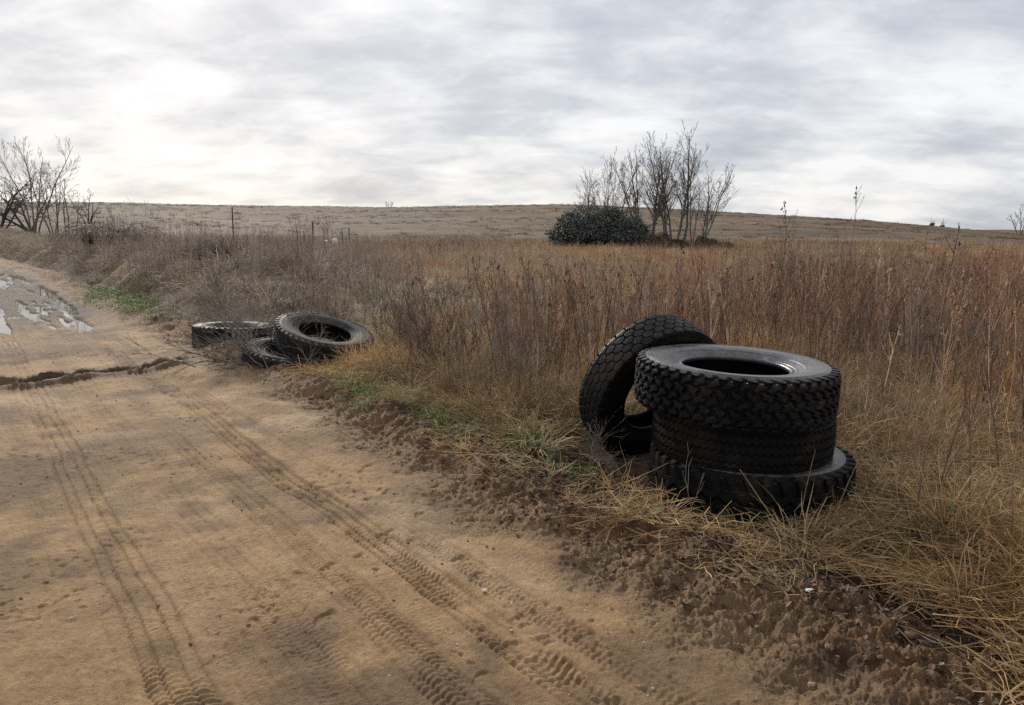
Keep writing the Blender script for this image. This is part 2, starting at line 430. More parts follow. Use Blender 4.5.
def ground_colour(x, y, m):
    u, v, e = m['u'], m['v'], m['e']
    n1 = noise(x * .8, y * .8, 101); n2 = fbm(x * 3.2, y * 3.2, 3, 102); n3 = noise(x * .25, y * .25, 103)
    sand = np.array([.290, .186, .094]) * np.ones(x.shape + (3,))
    sand = lerp(sand, [.175, .112, .062], ss(-.2, .7, n1 + .4 * n2))
    sand = lerp(sand, [.35, .245, .145], ss(.2, .8, noise(x * 1.1, y * 1.1, 104)))
    # darker colour in broken bands along the wheel marks
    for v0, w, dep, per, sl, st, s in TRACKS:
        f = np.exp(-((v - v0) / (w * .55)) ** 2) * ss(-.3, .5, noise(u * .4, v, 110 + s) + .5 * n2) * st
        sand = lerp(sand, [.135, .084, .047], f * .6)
    damp = ss(.05, .40, noise(x * .55 + 3, y * .55, 121) + .35 * n2) * .5
    sand = lerp(sand, [.130, .083, .048], damp)
    wet = .12 + 0 * x
    # wet mud where the channel crosses, and around the puddles
    mud = np.exp(-((m['cr']) / .34) ** 2) * m['crm'] * ss(-1.0, .3, n2 + .5)
    sand = lerp(sand, [.060, .038, .024], mud * .85); wet = np.maximum(wet, mud * .8)
    pz = ss(12, 17, u) * (1 - ss(60, 90, u))
    sand = lerp(sand, [.088, .070, .055], pz * .85)
    sand = lerp(sand, [.040, .031, .024], ss(.004, .045, -m['pud']) * .85); wet = np.maximum(wet, pz * .22)
    soil = np.array([.170, .096, .048]) * np.ones(x.shape + (3,))
    soil = lerp(soil, [.085, .050, .028], ss(.1, .8, n2 + .3 * n1))
    soil = lerp(soil, [.26, .17, .095], ss(-.1, .4, noise(x * 3, y * 3, 105) + .4 * n2) * (1 - .8 * ss(.2, .6, v - e)) * .8)
    soil = lerp(soil, [.070, .046, .032], ss(.36, .80, v - e + .3 * n1))
    soil = lerp(soil, [.25, .160, .088], (1 - ss(-.05, .36, v - e + .3 * n2)) * .85)
    field = np.array([.125, .086, .052]) * np.ones(x.shape + (3,))
    field = lerp(field, [.19, .14, .075], ss(-.1, .6, n3 + .5 * n1))
    field = lerp(field, [.060, .075, .028], ss(.15, .7, noise(x * .6 + 5, y * .6, 106)) * .5 * (1 - ss(20, 40, m['r'])))
    # the far hill, pale dead grass with darker bands
    hs = noise(x / 25, y / 9, 107) + .6 * noise(x / 7, y / 3.5, 108) + .5 * noise(x / 90, y / 40, 109)
    hill = np.array([.100, .064, .034]) * np.ones(x.shape + (3,))
    hill = lerp(hill, [.060, .045, .030], ss(.0, .8, hs))
    hill = lerp(hill, [.145, .102, .058], ss(.2, .9, -hs))
    hill = lerp(hill, [.072, .062, .034], ss(.1, .8, noise(x / 45 + 7, y / 20, 120)) * .6)
    field = lerp(field, hill, ss(45, 75, m['r']))
    c = field
    c = c * (1 - m['road'][..., None]) + sand * m['road'][..., None]
    c = c * (1 - m['clod'][..., None]) + soil * m['clod'][..., None]
    wet = wet * m['road'] + .25 * m['clod']
    return np.concatenate([c, wet[..., None]], -1)

# ------------------------------------------------------------------ tyres
def tri(x): return 2 * np.abs(x - np.floor(x + .5)) * 2 - 1      # -1..1
def groove(d, w): return ss(w * .35, w * .65, np.abs(d))           # 0 in the groove
def pat_zigzag(t, s):          # t: turns*1 (0..1), s: -1..1 across with shoulders; rows of stepped chevron blocks
    N_ = 46; a = t * N_
    g = np.ones_like(t)
    row = np.clip(np.floor((s + .775) / .31), -1, 5)
    for k, c in enumerate((-.775, -.465, -.155, .155, .465, .775)):
        g = np.minimum(g, groove(s - c - .065 * tri(a + .25), .095))
    cut = a + .5 * (row % 2) + .10 * tri(s / .31)
    f = cut - np.floor(cut) - .5
    g = np.minimum(g, groove(f, .30))
    return g
def pat_saw(t, s):
    a = t * 78
    g = np.ones_like(t)
    for k, c in enumerate((-.55, -.18, .18, .55)):
        g = np.minimum(g, groove(s - c - .06 * tri(a + .5 * k), .10))
    f = a - np.floor(a) - .5
    g = np.minimum(g, np.maximum(groove(f, .28), (np.abs(s) < .78) * 1.0))
    return np.maximum(g, .15)
def pat_lug(t, s):
    a = t * 40
    sgn = np.sign(s + 1e-6)
    cut = a + .55 * sgn * np.abs(s) ** 1.5 + .25 * (1 + sgn)
    f = cut - np.floor(cut) - .5
    lug = groove(f, .46)
    g = np.where(np.abs(s) > .30, lug, 1)
    g = np.minimum(g, groove(s - .12 * tri(a), .09))
    return g
def pat_hex(t, s):
    w = .36
    n = 40
    X = t * n; Y = s / w * 1.0
    # hex cells: distance to border through two offset lattices
    sx, sy = 1.0, 1.7320508
    Y = Y * 0.95
    def near(ox, oy):
        qx = X - ox - np.round(X - ox); qy = (Y - oy) - sy * np.round((Y - oy) / sy)
        return qx, qy
    ax, ay = near(0, 0); bx, by = near(.5, sy / 2)
    da = ax * ax + ay * ay; db = bx * bx + by * by
    px = np.where(da < db, ax, bx); py = np.where(da < db, ay, by)
    px = np.abs(px); py = np.abs(py)
    d = np.maximum(px, px * .5 + py * .8660254)
    return 1 - ss(.425, .475, d)
def pat_diag(t, s):
    a = t * 44
    cut = a + 1.1 * s
    f = cut - np.floor(cut) - .5
    g = groove(f, .34)
    g = np.minimum(g, groove(s - .33, .08)); g = np.minimum(g, groove(s + .33, .08)); g = np.minimum(g, groove(s, .07))
    return g
def revolve(prof, nth, name, smooth=True):
    prof = np.asarray(prof, float); n = len(prof)
    a = np.arange(nth) * 2 * np.pi / nth
    V = np.stack([prof[None, :, 0] * np.cos(a)[:, None], prof[None, :, 0] * np.sin(a)[:, None], np.broadcast_to(prof[None, :, 1], (nth, n))], -1).reshape(-1, 3)
    i = np.arange(nth)[:, None] * n; i2 = ((np.arange(nth) + 1) % nth)[:, None] * n; k = np.arange(n - 1)[None]
    Q = np.stack([i + k, i2 + k, i2 + k + 1, i + k + 1], -1).reshape(-1, 4)
    return V, Q
def smooth_poly(P, n):
    """Catmull-Rom through the points"""
    P = np.asarray(P, float); m = len(P)
    E = np.concatenate([[2 * P[0] - P[1]], P, [2 * P[-1] - P[-2]]])
    out = []
    for q in np.linspace(0, m - 1, n):
        i = min(int(q), m - 2); t = q - i
        a, b, c, d = E[i:i + 4]
        out.append(.5 * ((2 * b) + (-a + c) * t + (2 * a - 5 * b + 4 * c - d) * t * t + (-a + 3 * b - 3 * c + d) * t ** 3))
    return np.array(out)
def tyre(label, Ro, w, pat, mats, depth=.017, nth=960, rim=.535, group=None, sag=0.0, seed=0, bulge=.06):
    """axis Z, centred; parts tread, sidewall (> bead), inner_liner"""
    M_t, M_s = mats
    root = empty('tyre')
    tag(root, label, 'tyre', group)
    hw = w / 2; rb = rim * Ro
    tw = hw * .86                                # half width of the tread
    def deform(V):
        a = np.arctan2(V[:, 1], V[:, 0])
        k = 1 + .006 * np.sin(2 * a + seed) + .004 * np.sin(3 * a + 2 * seed)
        V = V.copy(); V[:, 0] *= k; V[:, 1] *= k
        V[:, 2] += sag * np.cos(2 * a + seed * 1.7) * (np.hypot(V[:, 0], V[:, 1]) / Ro) ** 2
        return V
    # tread: from one shoulder foot over the crown to the other
    ns = 96
    foot = np.array([[Ro * .900, -hw * .97], [Ro * .945, -hw * .95], [Ro * .985, -hw * .91], [Ro - .006, -tw * .93]])
    mid = [[Ro - .004 * (q * q), q * tw] for q in np.linspace(-.85, .85, 9)]
    P = np.concatenate([foot, mid, foot[::-1] * [1, -1]])
    d = np.concatenate([[0], np.cumsum(np.linalg.norm(np.diff(P, axis=0), axis=1))])
    q = np.linspace(0, d[-1], ns)
    pr = np.stack([np.interp(q, d, P[:, 0]), np.interp(q, d, P[:, 1])], -1)
    tn = np.gradient(pr, axis=0); nn = np.stack([tn[:, 1], -tn[:, 0]], -1); nn /= np.linalg.norm(nn, axis=1)[:, None]
    s = np.linspace(-1.12, 1.12, ns)
    t = np.arange(nth) / nth
    TT, SS_ = np.meshgrid(t, s, indexing='ij')
    g = pat(TT, SS_)
    edge = ss(0, .05, (q / d[-1])) * ss(0, .05, 1 - q / d[-1])     # lugs fade out at the foot of the shoulder
    wear = .9 + .1 * noise(TT * 30, SS_ * 3, 5 + seed)
    off = -depth * (1 - g) * edge[None] * wear + .0012 * noise(TT * 300, SS_ * 30, 9 + seed) * edge[None]
    rr = pr[None, :, 0] + nn[None, :, 0] * off; zz = pr[None, :, 1] + nn[None, :, 1] * off
    aa = TT * 2 * np.pi
    V = np.stack([rr * np.cos(aa), rr * np.sin(aa), zz], -1).reshape(-1, 3)
    i = np.arange(nth)[:, None] * ns; i2 = ((np.arange(nth) + 1) % nth)[:, None] * ns; k = np.arange(ns - 1)[None]
    Q = np.stack([i + k, i2 + k, i2 + k + 1, i + k + 1], -1).reshape(-1, 4)
    tr = obj('tread', mesh_np('tread', deform(V), Q), M_t, root)
    # sidewalls
    for sg in (-1, 1):
        sp = smooth_poly([[Ro * .900, hw * .97], [Ro * .88, hw * .985], [Ro * .80, hw * 1.0], [Ro * .72, hw * .965], [Ro * .65, hw * .86], [Ro * .60, hw * .76], [rb * 1.045, hw * .70]], 60)
        # raised rings moulded into the wall
        dd = np.linspace(0, 1, 60)
        ring = .004 * (np.exp(-((dd - .16) / .012) ** 2) + np.exp(-((dd - .22) / .012) ** 2) + 1.2 * np.exp(-((dd - .62) / .016) ** 2) + np.exp(-((dd - .88) / .02) ** 2))
        sp[:, 1] += ring
        sp[:, 1] *= sg
        V, Q = revolve(sp, 192, 'sidewall')
        sw = obj('sidewall', mesh_np('sidewall', deform(V), Q[:, ::-1] if sg > 0 else Q, None, True), M_s, root)
        bp = smooth_poly([[rb * 1.045, hw * .70], [rb * 1.02, hw * .735], [rb * 1.0, hw * .72], [rb * .985, hw * .66], [rb * .99, hw * .56], [rb * 1.03, hw * .50]], 24)
        bp[:, 1] *= sg
        V, Q = revolve(bp, 192, 'bead')
        obj('bead', mesh_np('bead', deform(V), Q[:, ::-1] if sg > 0 else Q, None, True), M_s, sw)
    lp = smooth_poly([[rb * 1.03, hw * .50], [Ro * .66, hw * .70], [Ro * .78, hw * .86], [Ro * .88, hw * .80], [Ro * .925, hw * .5], [Ro * .93, 0],
                      [Ro * .925, -hw * .5], [Ro * .88, -hw * .80], [Ro * .78, -hw * .86], [Ro * .66, -hw * .70], [rb * 1.03, -hw * .50]], 60)
    V, Q = revolve(lp, 160, 'inner_liner')
    obj('inner_liner', mesh_np('inner_liner', deform(V), Q, None, True), M_t, root)
    return root
M_rub_t = mat_rubber('tread_rubber', (.005, .005, .0053), (.10, .095, .09), .8, .52, 60, .14)  # lug tops greyed further as painted wet sheen
M_rub_s = mat_rubber('sidewall_rubber', (.020, .021, .024), (.20, .198, .195), .9, .27, 45, .5)
M_rub_d = mat_rubber('dark_rubber', (.0042, .0042, .0044), (.05, .045, .038), .5, .62, 60, .12)
M_rub_m = mat_rubber('dusty_rubber', (.016, .0155, .015), (.15, .142, .13), .9, .62, 60, .14)
def place(root, loc, n=None, spin=0):
    """stand the tyre's axis along n"""
    q = Vector((0, 0, 1)).rotation_difference(Vector(n).normalized()) if n is not None else Euler((0, 0, 0)).to_quaternion()
    root.rotation_mode = 'QUATERNION'
    root.rotation_quaternion = q @ Euler((0, 0, spin)).to_quaternion()
    root.location = loc

def build_tyres():
    t = tyre('large black tyre lying flat at the bottom of the three-tyre stack', .565, .285, pat_lug, (M_rub_d, M_rub_s), .022, seed=1)
    place(t, (1.36, 4.22, .150), (.012, -.015, 1), .3)
    t = tyre('narrower black tyre with fine sawtooth tread squeezed in the middle of the stack', .504, .262, pat_saw, (M_rub_d, M_rub_s), .012, seed=2)
    place(t, (1.315, 4.24, .415), (.02, -.02, 1), 1.1)
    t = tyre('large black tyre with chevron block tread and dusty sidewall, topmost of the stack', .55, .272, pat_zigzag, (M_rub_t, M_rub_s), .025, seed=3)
    place(t, (1.25, 4.20, .672), (.035, -.03, 1), 0)
    az, ti = R(29), R(23)
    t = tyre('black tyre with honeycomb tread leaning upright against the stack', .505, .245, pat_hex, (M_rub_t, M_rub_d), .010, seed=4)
    place(t, (.925, 4.957, .487), (math.sin(az) * math.cos(ti), -math.cos(az) * math.cos(ti), -math.sin(ti)), .4)
    zl = H1(-3.85, 11.0)
    t = tyre('dark tyre lying flat on bare soil beside the track, farthest from the stack', .56, .30, pat_diag, (M_rub_m, M_rub_d), .018, 720, seed=5)
    place(t, (-3.84, 10.45, .115), (.03, .035, 1), .2)
    zl = H1(-2.55, 8.95)
    t = tyre('dark tyre half buried under dead twigs below the tilted grey tyre', .52, .27, pat_lug, (M_rub_m, M_rub_d), .018, 720, seed=6)
    place(t, (-2.50, 8.45, .100), (.16, -.10, 1), .7)
    zl = H1(-2.2, 9.0)
    t = tyre('worn grey tyre lying tilted on another tyre by the track', .575, .27, pat_diag, (M_rub_m, M_rub_m), .014, 720, seed=7)
    place(t, (-2.20, 8.80, .285), (.265, -.17, 1), .5)

# ------------------------------------------------------------------ plants
def rot_to(d):
    d = np.asarray(d, float); d = d / np.linalg.norm(d)
    a = np.cross(d, [0.2, .3, .9]); a /= np.linalg.norm(a)
    return d, a, np.cross(d, a)
def weed(buf, base, h, rg, thick=1.0, detail=1.0, lean=None, cmul=1.0):
    """one dead stalk: stem, upswept side shoots, seed heads"""
    ph = rg.uniform(0, 6.28); ln = rg.uniform(0, .16) if lean is None else lean
    n = 6; t = np.linspace(0, 1, n)
    bend = rg.uniform(-.10, .12)
    d = np.array([math.cos(ph), math.sin(ph), 0]); e = np.array([-d[1], d[0], 0])
    P = np.asarray(base, float) + t[:, None] * np.array([0, 0, h]) + (ln * h * t + bend * h * t ** 2)[:, None] * d + (rg.normal(0, .012, n) * h * t)[:, None] * e
    c0 = np.array([.9, .85, .8]) * cmul; c1 = np.array([1.15, 1.1, 1.1]) * cmul
    c = c0 + (c1 - c0) * t[:, None]
    buf.tube(P, np.linspace(.0034, .0013, n) * thick, 3, c)
    nb = int(rg.integers(4, 9) * detail)
    for k in range(nb):
        q = rg.uniform(.32, .97); i = q * (n - 1); i0 = min(int(i), n - 2)
        p = P[i0] + (P[i0 + 1] - P[i0]) * (i - i0)
        a = rg.uniform(0, 6.28); L = rg.uniform(.06, .22) * (1.25 - q) * h * 1.6
        s = rg.uniform(.35, .75)
        dv = np.array([math.cos(a) * s, math.sin(a) * s, 1.0]); dv /= np.linalg.norm(dv)
        B = p + np.array([0, .5, 1])[:, None] * L * dv + np.array([0, .0, 1])[:, None] * np.array([0, 0, L * .18])
        buf.tube(B, np.array([.0016, .0013, .0009]) * thick, 3, c1 * rg.uniform(.8, 1.15), False)
        if rg.random() < .7 * detail:
            for m in range(int(rg.integers(1, 4))):
                seed_head(buf, B[0] + (B[2] - B[0]) * rg.uniform(.55, 1.05), rg.uniform(.003, .006), rg, c1 * rg.uniform(.55, 1.1))
    for m in range(int(4 * detail)):
        seed_head(buf, P[-1] + rg.normal(0, .012, 3) - [0, 0, rg.uniform(0, .12) * h], rg.uniform(.003, .006) * min(thick, 2), rg, c1 * rg.uniform(.55, 1.1))
def seed_head(buf, p, r, rg, c):
    k = r * np.array([[1, 0, 0], [-.5, .87, 0], [-.5, -.87, 0], [0, 0, 2.2], [0, 0, -1.4]]) * rg.uniform(.7, 1.3, (5, 3))
    buf.add(p + k, None, [[0, 1, 3], [1, 2, 3], [2, 0, 3], [1, 0, 4], [2, 1, 4], [0, 2, 4]], c)
def blade(buf, base, L, rg, w=.004, lean=.5, droop=.5, az=None, c=(1, 1, 1), n=5):
    a = rg.uniform(0, 6.28) if az is None else az
    d = np.array([math.cos(a), math.sin(a), 0]); side = np.array([-d[1], d[0], rg.uniform(-.3, .3)])
    t = np.linspace(0, 1, n)
    el = math.atan2(1, lean * 1.6)
    ang = el - droop * 2.0 * t ** 1.4
    st = np.stack([np.cos(ang), np.sin(ang)], -1) * L / (n - 1)
    xz = np.concatenate([[[0, 0]], np.cumsum(st[:-1], 0)])
    P = np.asarray(base, float) + xz[:, :1] * d + xz[:, 1:] * np.array([0, 0, 1.])
    P[:, 2] = np.maximum(P[:, 2], .004 + base[2] * 0)
    P += (rg.normal(0, .02, (n, 3)) * L * t[:, None])
    if rg.random() < .30:                       # broken over
        q = int(rg.integers(1, n - 1)); dd = rg.normal(0, 1, 3) * [1, 1, .35]; dd /= np.linalg.norm(dd)
        P[q + 1:] = P[q] + dd * (t[q + 1:] - t[q])[:, None] * L
        P[:, 2] = np.maximum(P[:, 2], .004)
    buf.ribbon(P, w * np.array([1, 1, .85, .6, .15])[:n] if n == 5 else w * np.linspace(1, .15, n), side, c)
def tuft_mesh(name, rg, nbl, rad, L, w=.004, lean=(.05, .8), droop=(.1, .9), cv=(.7, 1.25), seeds=0):
    b = Buf()
    for k in range(nbl):
        a = rg.uniform(0, 6.28); r = rad * math.sqrt(rg.random())
        c = np.array([1, .98, .94]) * rg.uniform(*cv)
        blade(b, (r * math.cos(a), r * math.sin(a), 0), rg.uniform(*L), rg, w * rg.uniform(.6, 1.3), rg.uniform(*lean), rg.uniform(*droop), a + rg.normal(0, .8), c)
    return b.mesh(name)
def weeds_mesh(name, rg, n, rad, h, thick=1.0, detail=1.0):
    b = Buf()
    for k in range(n):
        a = rg.uniform(0, 6.28); r = rad * math.sqrt(rg.random())
        weed(b, (r * math.cos(a), r * math.sin(a), 0), rg.uniform(*h), rg, thick, detail, cmul=rg.uniform(.7, 1.25))
    return b.mesh(name)
def mat_mesh(name, rg, n, rad, L, w=.004):
    """flattened dead grass lying every way"""
    b = Buf()
    for k in range(n):
        a = rg.uniform(0, 6.28); r = rad * math.sqrt(rg.random())
        p = np.array([r * math.cos(a), r * math.sin(a), abs(rg.normal(0, .03)) + .005])
        d = rg.normal(0, 1, 3) * [1, 1, .28]; d /= np.linalg.norm(d)
        l = rg.uniform(*L); t = np.linspace(-.5, .5, 4)
        side = np.cross(d, rg.normal(0, 1, 3))
        P = p + t[:, None] * l * d + rg.normal(0, .06, (4, 3)) * l * [1, 1, .5]
        P[:, 2] = np.abs(P[:, 2])
        b.ribbon(P, w * rg.uniform(.6, 1.2), side, np.array([1, .98, .94]) * rg.uniform(.55, 1.25))
    return b.mesh(name)
def leaf_mesh(name, rg):
    b = Buf()
    L = .045; W = .026
    cu = rg.uniform(-.25, .5); fo = rg.uniform(.1, .7)
    t = np.array([0, .33, .7, 1.0]); ww = np.array([.15, 1, .8, .05]) * W / 2
    mid = np.stack([t * L, 0 * t, cu * L * (t - .5) ** 2 * 2], -1)
    V = []
    for i in range(4):
        V += [mid[i] + [0, -ww[i], fo * ww[i]], mid[i], mid[i] + [0, ww[i], fo * ww[i] * rg.uniform(.3, 1.2)]]
    Q = []
    for i in range(3):
        Q += [[i * 3, i * 3 + 1, i * 3 + 4, i * 3 + 3], [i * 3 + 1, i * 3 + 2, i * 3 + 5, i * 3 + 4]]
    b.add(V, Q, None, np.ones(3) * rg.uniform(.8, 1.2))
    return b.mesh(name)
def twig_mesh(name, rg):
    b = Buf()
    L = rg.uniform(.10, .30); n = 5; t = np.linspace(0, 1, n)
    P = np.stack([t * L, np.cumsum(rg.normal(0, .012, n)), .006 + np.abs(rg.normal(0, .01, n))], -1)
    b.tube(P, np.linspace(.0026, .0012, n), 3)
    for k in range(int(rg.integers(0, 3))):
        i = int(rg.integers(1, 4)); s = rg.choice([-1, 1])
        b.tube([P[i], P[i] + np.array([.05, s * .04, .012]) * rg.uniform(.5, 1.4)], [.0016, .001], 3)
    return b.mesh(name)
def lump_mesh(name, rg, rough=.35):
    import bmesh
    bm = bmesh.new(); bmesh.ops.create_icosphere(bm, subdivisions=2, radius=1)
    k = rg.uniform(0, 99)
    for v in bm.verts:
        f = 1 + rough * float(fbm(np.array([v.co.x * 1.3 + k]), np.array([v.co.y * 1.3 + v.co.z * 1.7]), 3, 3)[0])
        v.co = v.co * f
        v.co.z *= .62
    me = bpy.data.meshes.new(name); bm.to_mesh(me); bm.free()
    a = me.color_attributes.new('col', 'FLOAT_COLOR', 'POINT')
    a.data.foreach_set('color', np.ones(len(me.vertices) * 4, np.float32))
    return me

# ------------------------------------------------------------------ scattering of what nobody could count
def scatter(name, protos, mat, P, scale, yaw=None, tilt=.12, kind='stuff', idx=None, zs=None):
    P = np.asarray(P, float); n = len(P)
    rg = np.random.default_rng(len(name) * 31 + n)
    me = bpy.data.meshes.new(name)
    me.vertices.add(n); me.vertices.foreach_set('co', P.astype(np.float32).ravel())
    rot = np.stack([rg.normal(0, tilt, n), rg.normal(0, tilt, n), rg.uniform(0, 6.283, n) if yaw is None else yaw], -1)
    a = me.attributes.new('rot', 'FLOAT_VECTOR', 'POINT'); a.data.foreach_set('vector', rot.astype(np.float32).ravel())
    s3 = np.repeat(np.asarray(scale, float)[:, None], 3, 1)
    if zs is not None: s3[:, 2] *= zs
    a = me.attributes.new('scl', 'FLOAT_VECTOR', 'POINT'); a.data.foreach_set('vector', s3.astype(np.float32).ravel())
    a = me.attributes.new('idx', 'INT', 'POINT'); a.data.foreach_set('value', (rg.integers(0, len(protos), n) if idx is None else idx).astype(np.int32))
    o = obj(name, me); tag(o, kind=kind)
    ng = bpy.data.node_groups.new(name, 'GeometryNodeTree')
    ng.interface.new_socket('Geometry', in_out='INPUT', socket_type='NodeSocketGeometry')
    ng.interface.new_socket('Geometry', in_out='OUTPUT', socket_type='NodeSocketGeometry')
    gi = ng.nodes.new('NodeGroupInput'); go = ng.nodes.new('NodeGroupOutput')
    jo = ng.nodes.new('GeometryNodeJoinGeometry')
    for k, me_p in enumerate(protos):
        me_p.materials.clear(); me_p.materials.append(mat)
        po = bpy.data.objects.new('source_' + name, me_p)
        oi = ng.nodes.new('GeometryNodeObjectInfo'); oi.inputs['Object'].default_value = po
        oi.inputs['As Instance'].default_value = True
        ng.links.new(oi.outputs['Geometry'], jo.inputs[0])
    ip = ng.nodes.new('GeometryNodeInstanceOnPoints')
    ip.inputs['Pick Instance'].default_value = True
    def at(nm, ty):
        x = ng.nodes.new('GeometryNodeInputNamedAttribute'); x.data_type = ty; x.inputs['Name'].default_value = nm
        return x.outputs[0]
    ng.links.new(gi.outputs[0], ip.inputs['Points']); ng.links.new(jo.outputs[0], ip.inputs['Instance'])
    ng.links.new(at('idx', 'INT'), ip.inputs['Instance Index'])
    er = ng.nodes.new('FunctionNodeEulerToRotation'); ng.links.new(at('rot', 'FLOAT_VECTOR'), er.inputs[0])
    ng.links.new(er.outputs[0], ip.inputs['Rotation']); ng.links.new(at('scl', 'FLOAT_VECTOR'), ip.inputs['Scale'])
    ng.links.new(ip.outputs[0], go.inputs[0])
    md = o.modifiers.new('scatter', 'NODES'); md.node_group = ng
    return o

TY = [(1.34, 4.23, .60), (1.05, 4.7, .45), (.80, 5.05, .42), (-3.84, 10.45, .60), (-2.5, 8.5, .55), (-2.17, 8.9, .55)]
def clear(x, y, pad=0.0):
    k = np.ones(x.shape, bool)
    for a, b, r in TY: k &= np.hypot(x - a, y - b) > r + pad
    return k
def wedge(n, r0, r1, a0=-46, a1=46, power=1.0, rg=rng):
    """random places in a sector; power 1 = even per area, 2 = thinning outward"""
    q = rg.random(n)
    if power == 1.0: r = np.sqrt(r0 ** 2 + q * (r1 ** 2 - r0 ** 2))
    else: r = r0 * (r1 / r0) ** q                # even per log distance
    a = np.radians(rg.uniform(a0, a1, n))
    return r * np.sin(a), r * np.cos(a)
def sink(x, y, dz=0.0):
    return np.stack([x, y, height(x, y) + dz], -1)

def build_vegetation():
    rg = np.random.default_rng(11)
    def info(x, y):
        u, v = uv(x, y); return u, v, edge_v(u)
    def tall_edge(u, x, y):
        """across-track distance at which tall stalks begin"""
        b = np.interp(u, [-2, 1.2, 2.6, 3.6, 4.4, 6, 8.0, 9.0, 10.5, 13, 16, 22, 30], [4.1, 4.5, 4.9, 5.2, 3.15, 3.05, 3.5, 4.4, 5.0, 4.8, 4.4, 4.2, 4.2])
        return b + .30 * noise(x * .9, y * .9, 201)
    def patchy(x, y):
        return ss(-.35, .35, noise(x * .55, y * .55, 202) + .5 * noise(x * 1.6, y * 1.6, 222))
    # ---- stalks: single plants first (nearest), the rest as one mass
    stalks = [weeds_mesh('weed_stalk', rg, 1, 0, (.75, 1.15), rg.uniform(1.2, 2.7), rg.choice([.4, .8, 1.2, 1.6])) for k in range(16)]
    for m in stalks: m.materials.append(M_weed)
    x, y = wedge(15000, 3.2, 13.5, -40, 44, rg=rg)
    u, v, e = info(x, y); r = np.hypot(x, y)
    te = tall_edge(u, x, y)
    dens = np.where(v > te, .25 + .75 * ss(0, .8, v - te), 0) * (.12 + .88 * patchy(x, y)) * (.30 + .70 * ss(5.4, 7.2, r)) * (1 - .8 * ss(8.5, 11.5, r - 6 * ss(6, 16, np.degrees(np.arctan2(x, y))))) * (1 + 1.1 * ss(9, 20, np.degrees(np.arctan2(x, y))) * ss(6, 8, r))
    dens = np.maximum(dens, .20 * (v > 3.35) * (u < 3.2) * (x > 1.9))
    k = (rg.random(len(x)) < dens * .38) & clear(x, y, .05) & ~((u > 10) & (v < 6))
    x, y = x[k], y[k]
    o_ = np.argsort(np.hypot(x, y)); x, y = x[o_], y[o_]
    n1 = 270
    P = sink(x, y, -.02)
    for i in range(n1):
        o = bpy.data.objects.new('weed_stalk', stalks[i % 16]); col.objects.link(o)
        o.location = P[i]; s = rg.uniform(.68, 1.15)
        o.scale = (s, s, s * rg.uniform(.85, 1.1)); o.rotation_euler = (rg.normal(0, .09), rg.normal(0, .09), rg.uniform(0, 6.28))
        tag(o, 'thin upright dead weed stalk standing at the near edge of the dry field', 'weed', 'dead weed stalks at the near edge of the field')
    scatter('dry_stalk_weeds', [m.copy() for m in stalks], M_weed, P[n1:], rg.uniform(.55, 1.12, len(P) - n1), tilt=.12)
    # farther stalks: thinner cover, more to the right
    cl = [weeds_mesh('stalk_clump', rg, 9, .45, (.5, 1.05), 1.25, .8) for k in range(7)]
    x, y = wedge(4600, 12.5, 34, -46, 46, rg=rg); u, v, e = info(x, y); r = np.hypot(x, y); az = np.degrees(np.arctan2(x, y))
    fade = (1 - .75 * ss(13, 19, r - 9 * ss(8, 18, az))) * (.22 + .9 * ss(8, 20, az))
    k = (v > 4.5) & (rg.random(len(x)) < (.2 + .8 * patchy(x * .5, y * .5)) * fade) & ~((u > 10) & (v < 9))
    scatter('distant_stalk_weeds', cl, M_weed, sink(x[k], y[k], -.02), rg.uniform(.55, 1.0, k.sum()), tilt=.08)
    # grey stalks on and behind the bank at the left
    x, y = wedge(5200, 10.5, 48, -46, -6, rg=rg); u, v, e = info(x, y)
    k = (u > 9.5) & (v > 3.4) & (v < 16) & (rg.random(len(x)) < (.06 + .40 * patchy(x * .4, y * .4)) * (1 - .6 * ss(9, 15, v))) & clear(x, y, .4)
    cg = [weeds_mesh('grey_stalk_clump', rg, 9, .45, (.45, .95), 1.5, .9) for k_ in range(5)]
    scatter('grey_stalk_weeds', cg, M_weedg, sink(x[k], y[k], -.02), rg.uniform(.6, 1.05, k.sum()), tilt=.1)
    # ---- low russet straw over the whole field
    to = [tuft_mesh('russet_tuft', rg, 46, .26, (.16, .46), .0075, (.05, .7), (.1, .7)) for k in range(5)]
    x, y = wedge(15000, 7.0, 40, -46, 46, rg=rg); u, v, e = info(x, y)
    k = (v > np.where(u > 9, 5.2, 3.6)) & (rg.random(len(x)) < .55 + .45 * ss(9, 12, np.hypot(x, y))) & (rg.random(len(x)) < .35 + .65 * ss(-.4, .4, noise(x * .3, y * .3, 208))) & ~((u > 11) & (v < 8)) & clear(x, y, .25)
    scatter('russet_grass', to, M_orange, sink(x[k], y[k], -.02), rg.uniform(.6, 1.15, k.sum()), tilt=.18)
    tf3 = [tuft_mesh('russet_clump', rg, 60, .9, (.2, .55), .022, (.05, .7), (.1, .7)) for k in range(5)]
    x, y = wedge(8000, 36, 80, -46, 46, rg=rg); u, v, e = info(x, y)
    k = (v > 6) & (rg.random(len(x)) < .45 + .55 * ss(-.3, .4, noise(x * .1, y * .1, 204)))
    scatter('far_russet_grass', tf3, M_orange, sink(x[k], y[k], -.02), rg.uniform(.5, 1.05, k.sum()), tilt=.12)
    cl2 = [weeds_mesh('far_stalk_clump', rg, 8, 1.0, (.5, .95), 3.0, .5) for k in range(5)]
    x, y = wedge(2600, 32, 75, -46, 46, rg=rg); u, v, e = info(x, y)
    k = (v > 5) & (rg.random(len(x)) < .15 + .6 * ss(-.1, .4, noise(x * .1, y * .1, 214)))
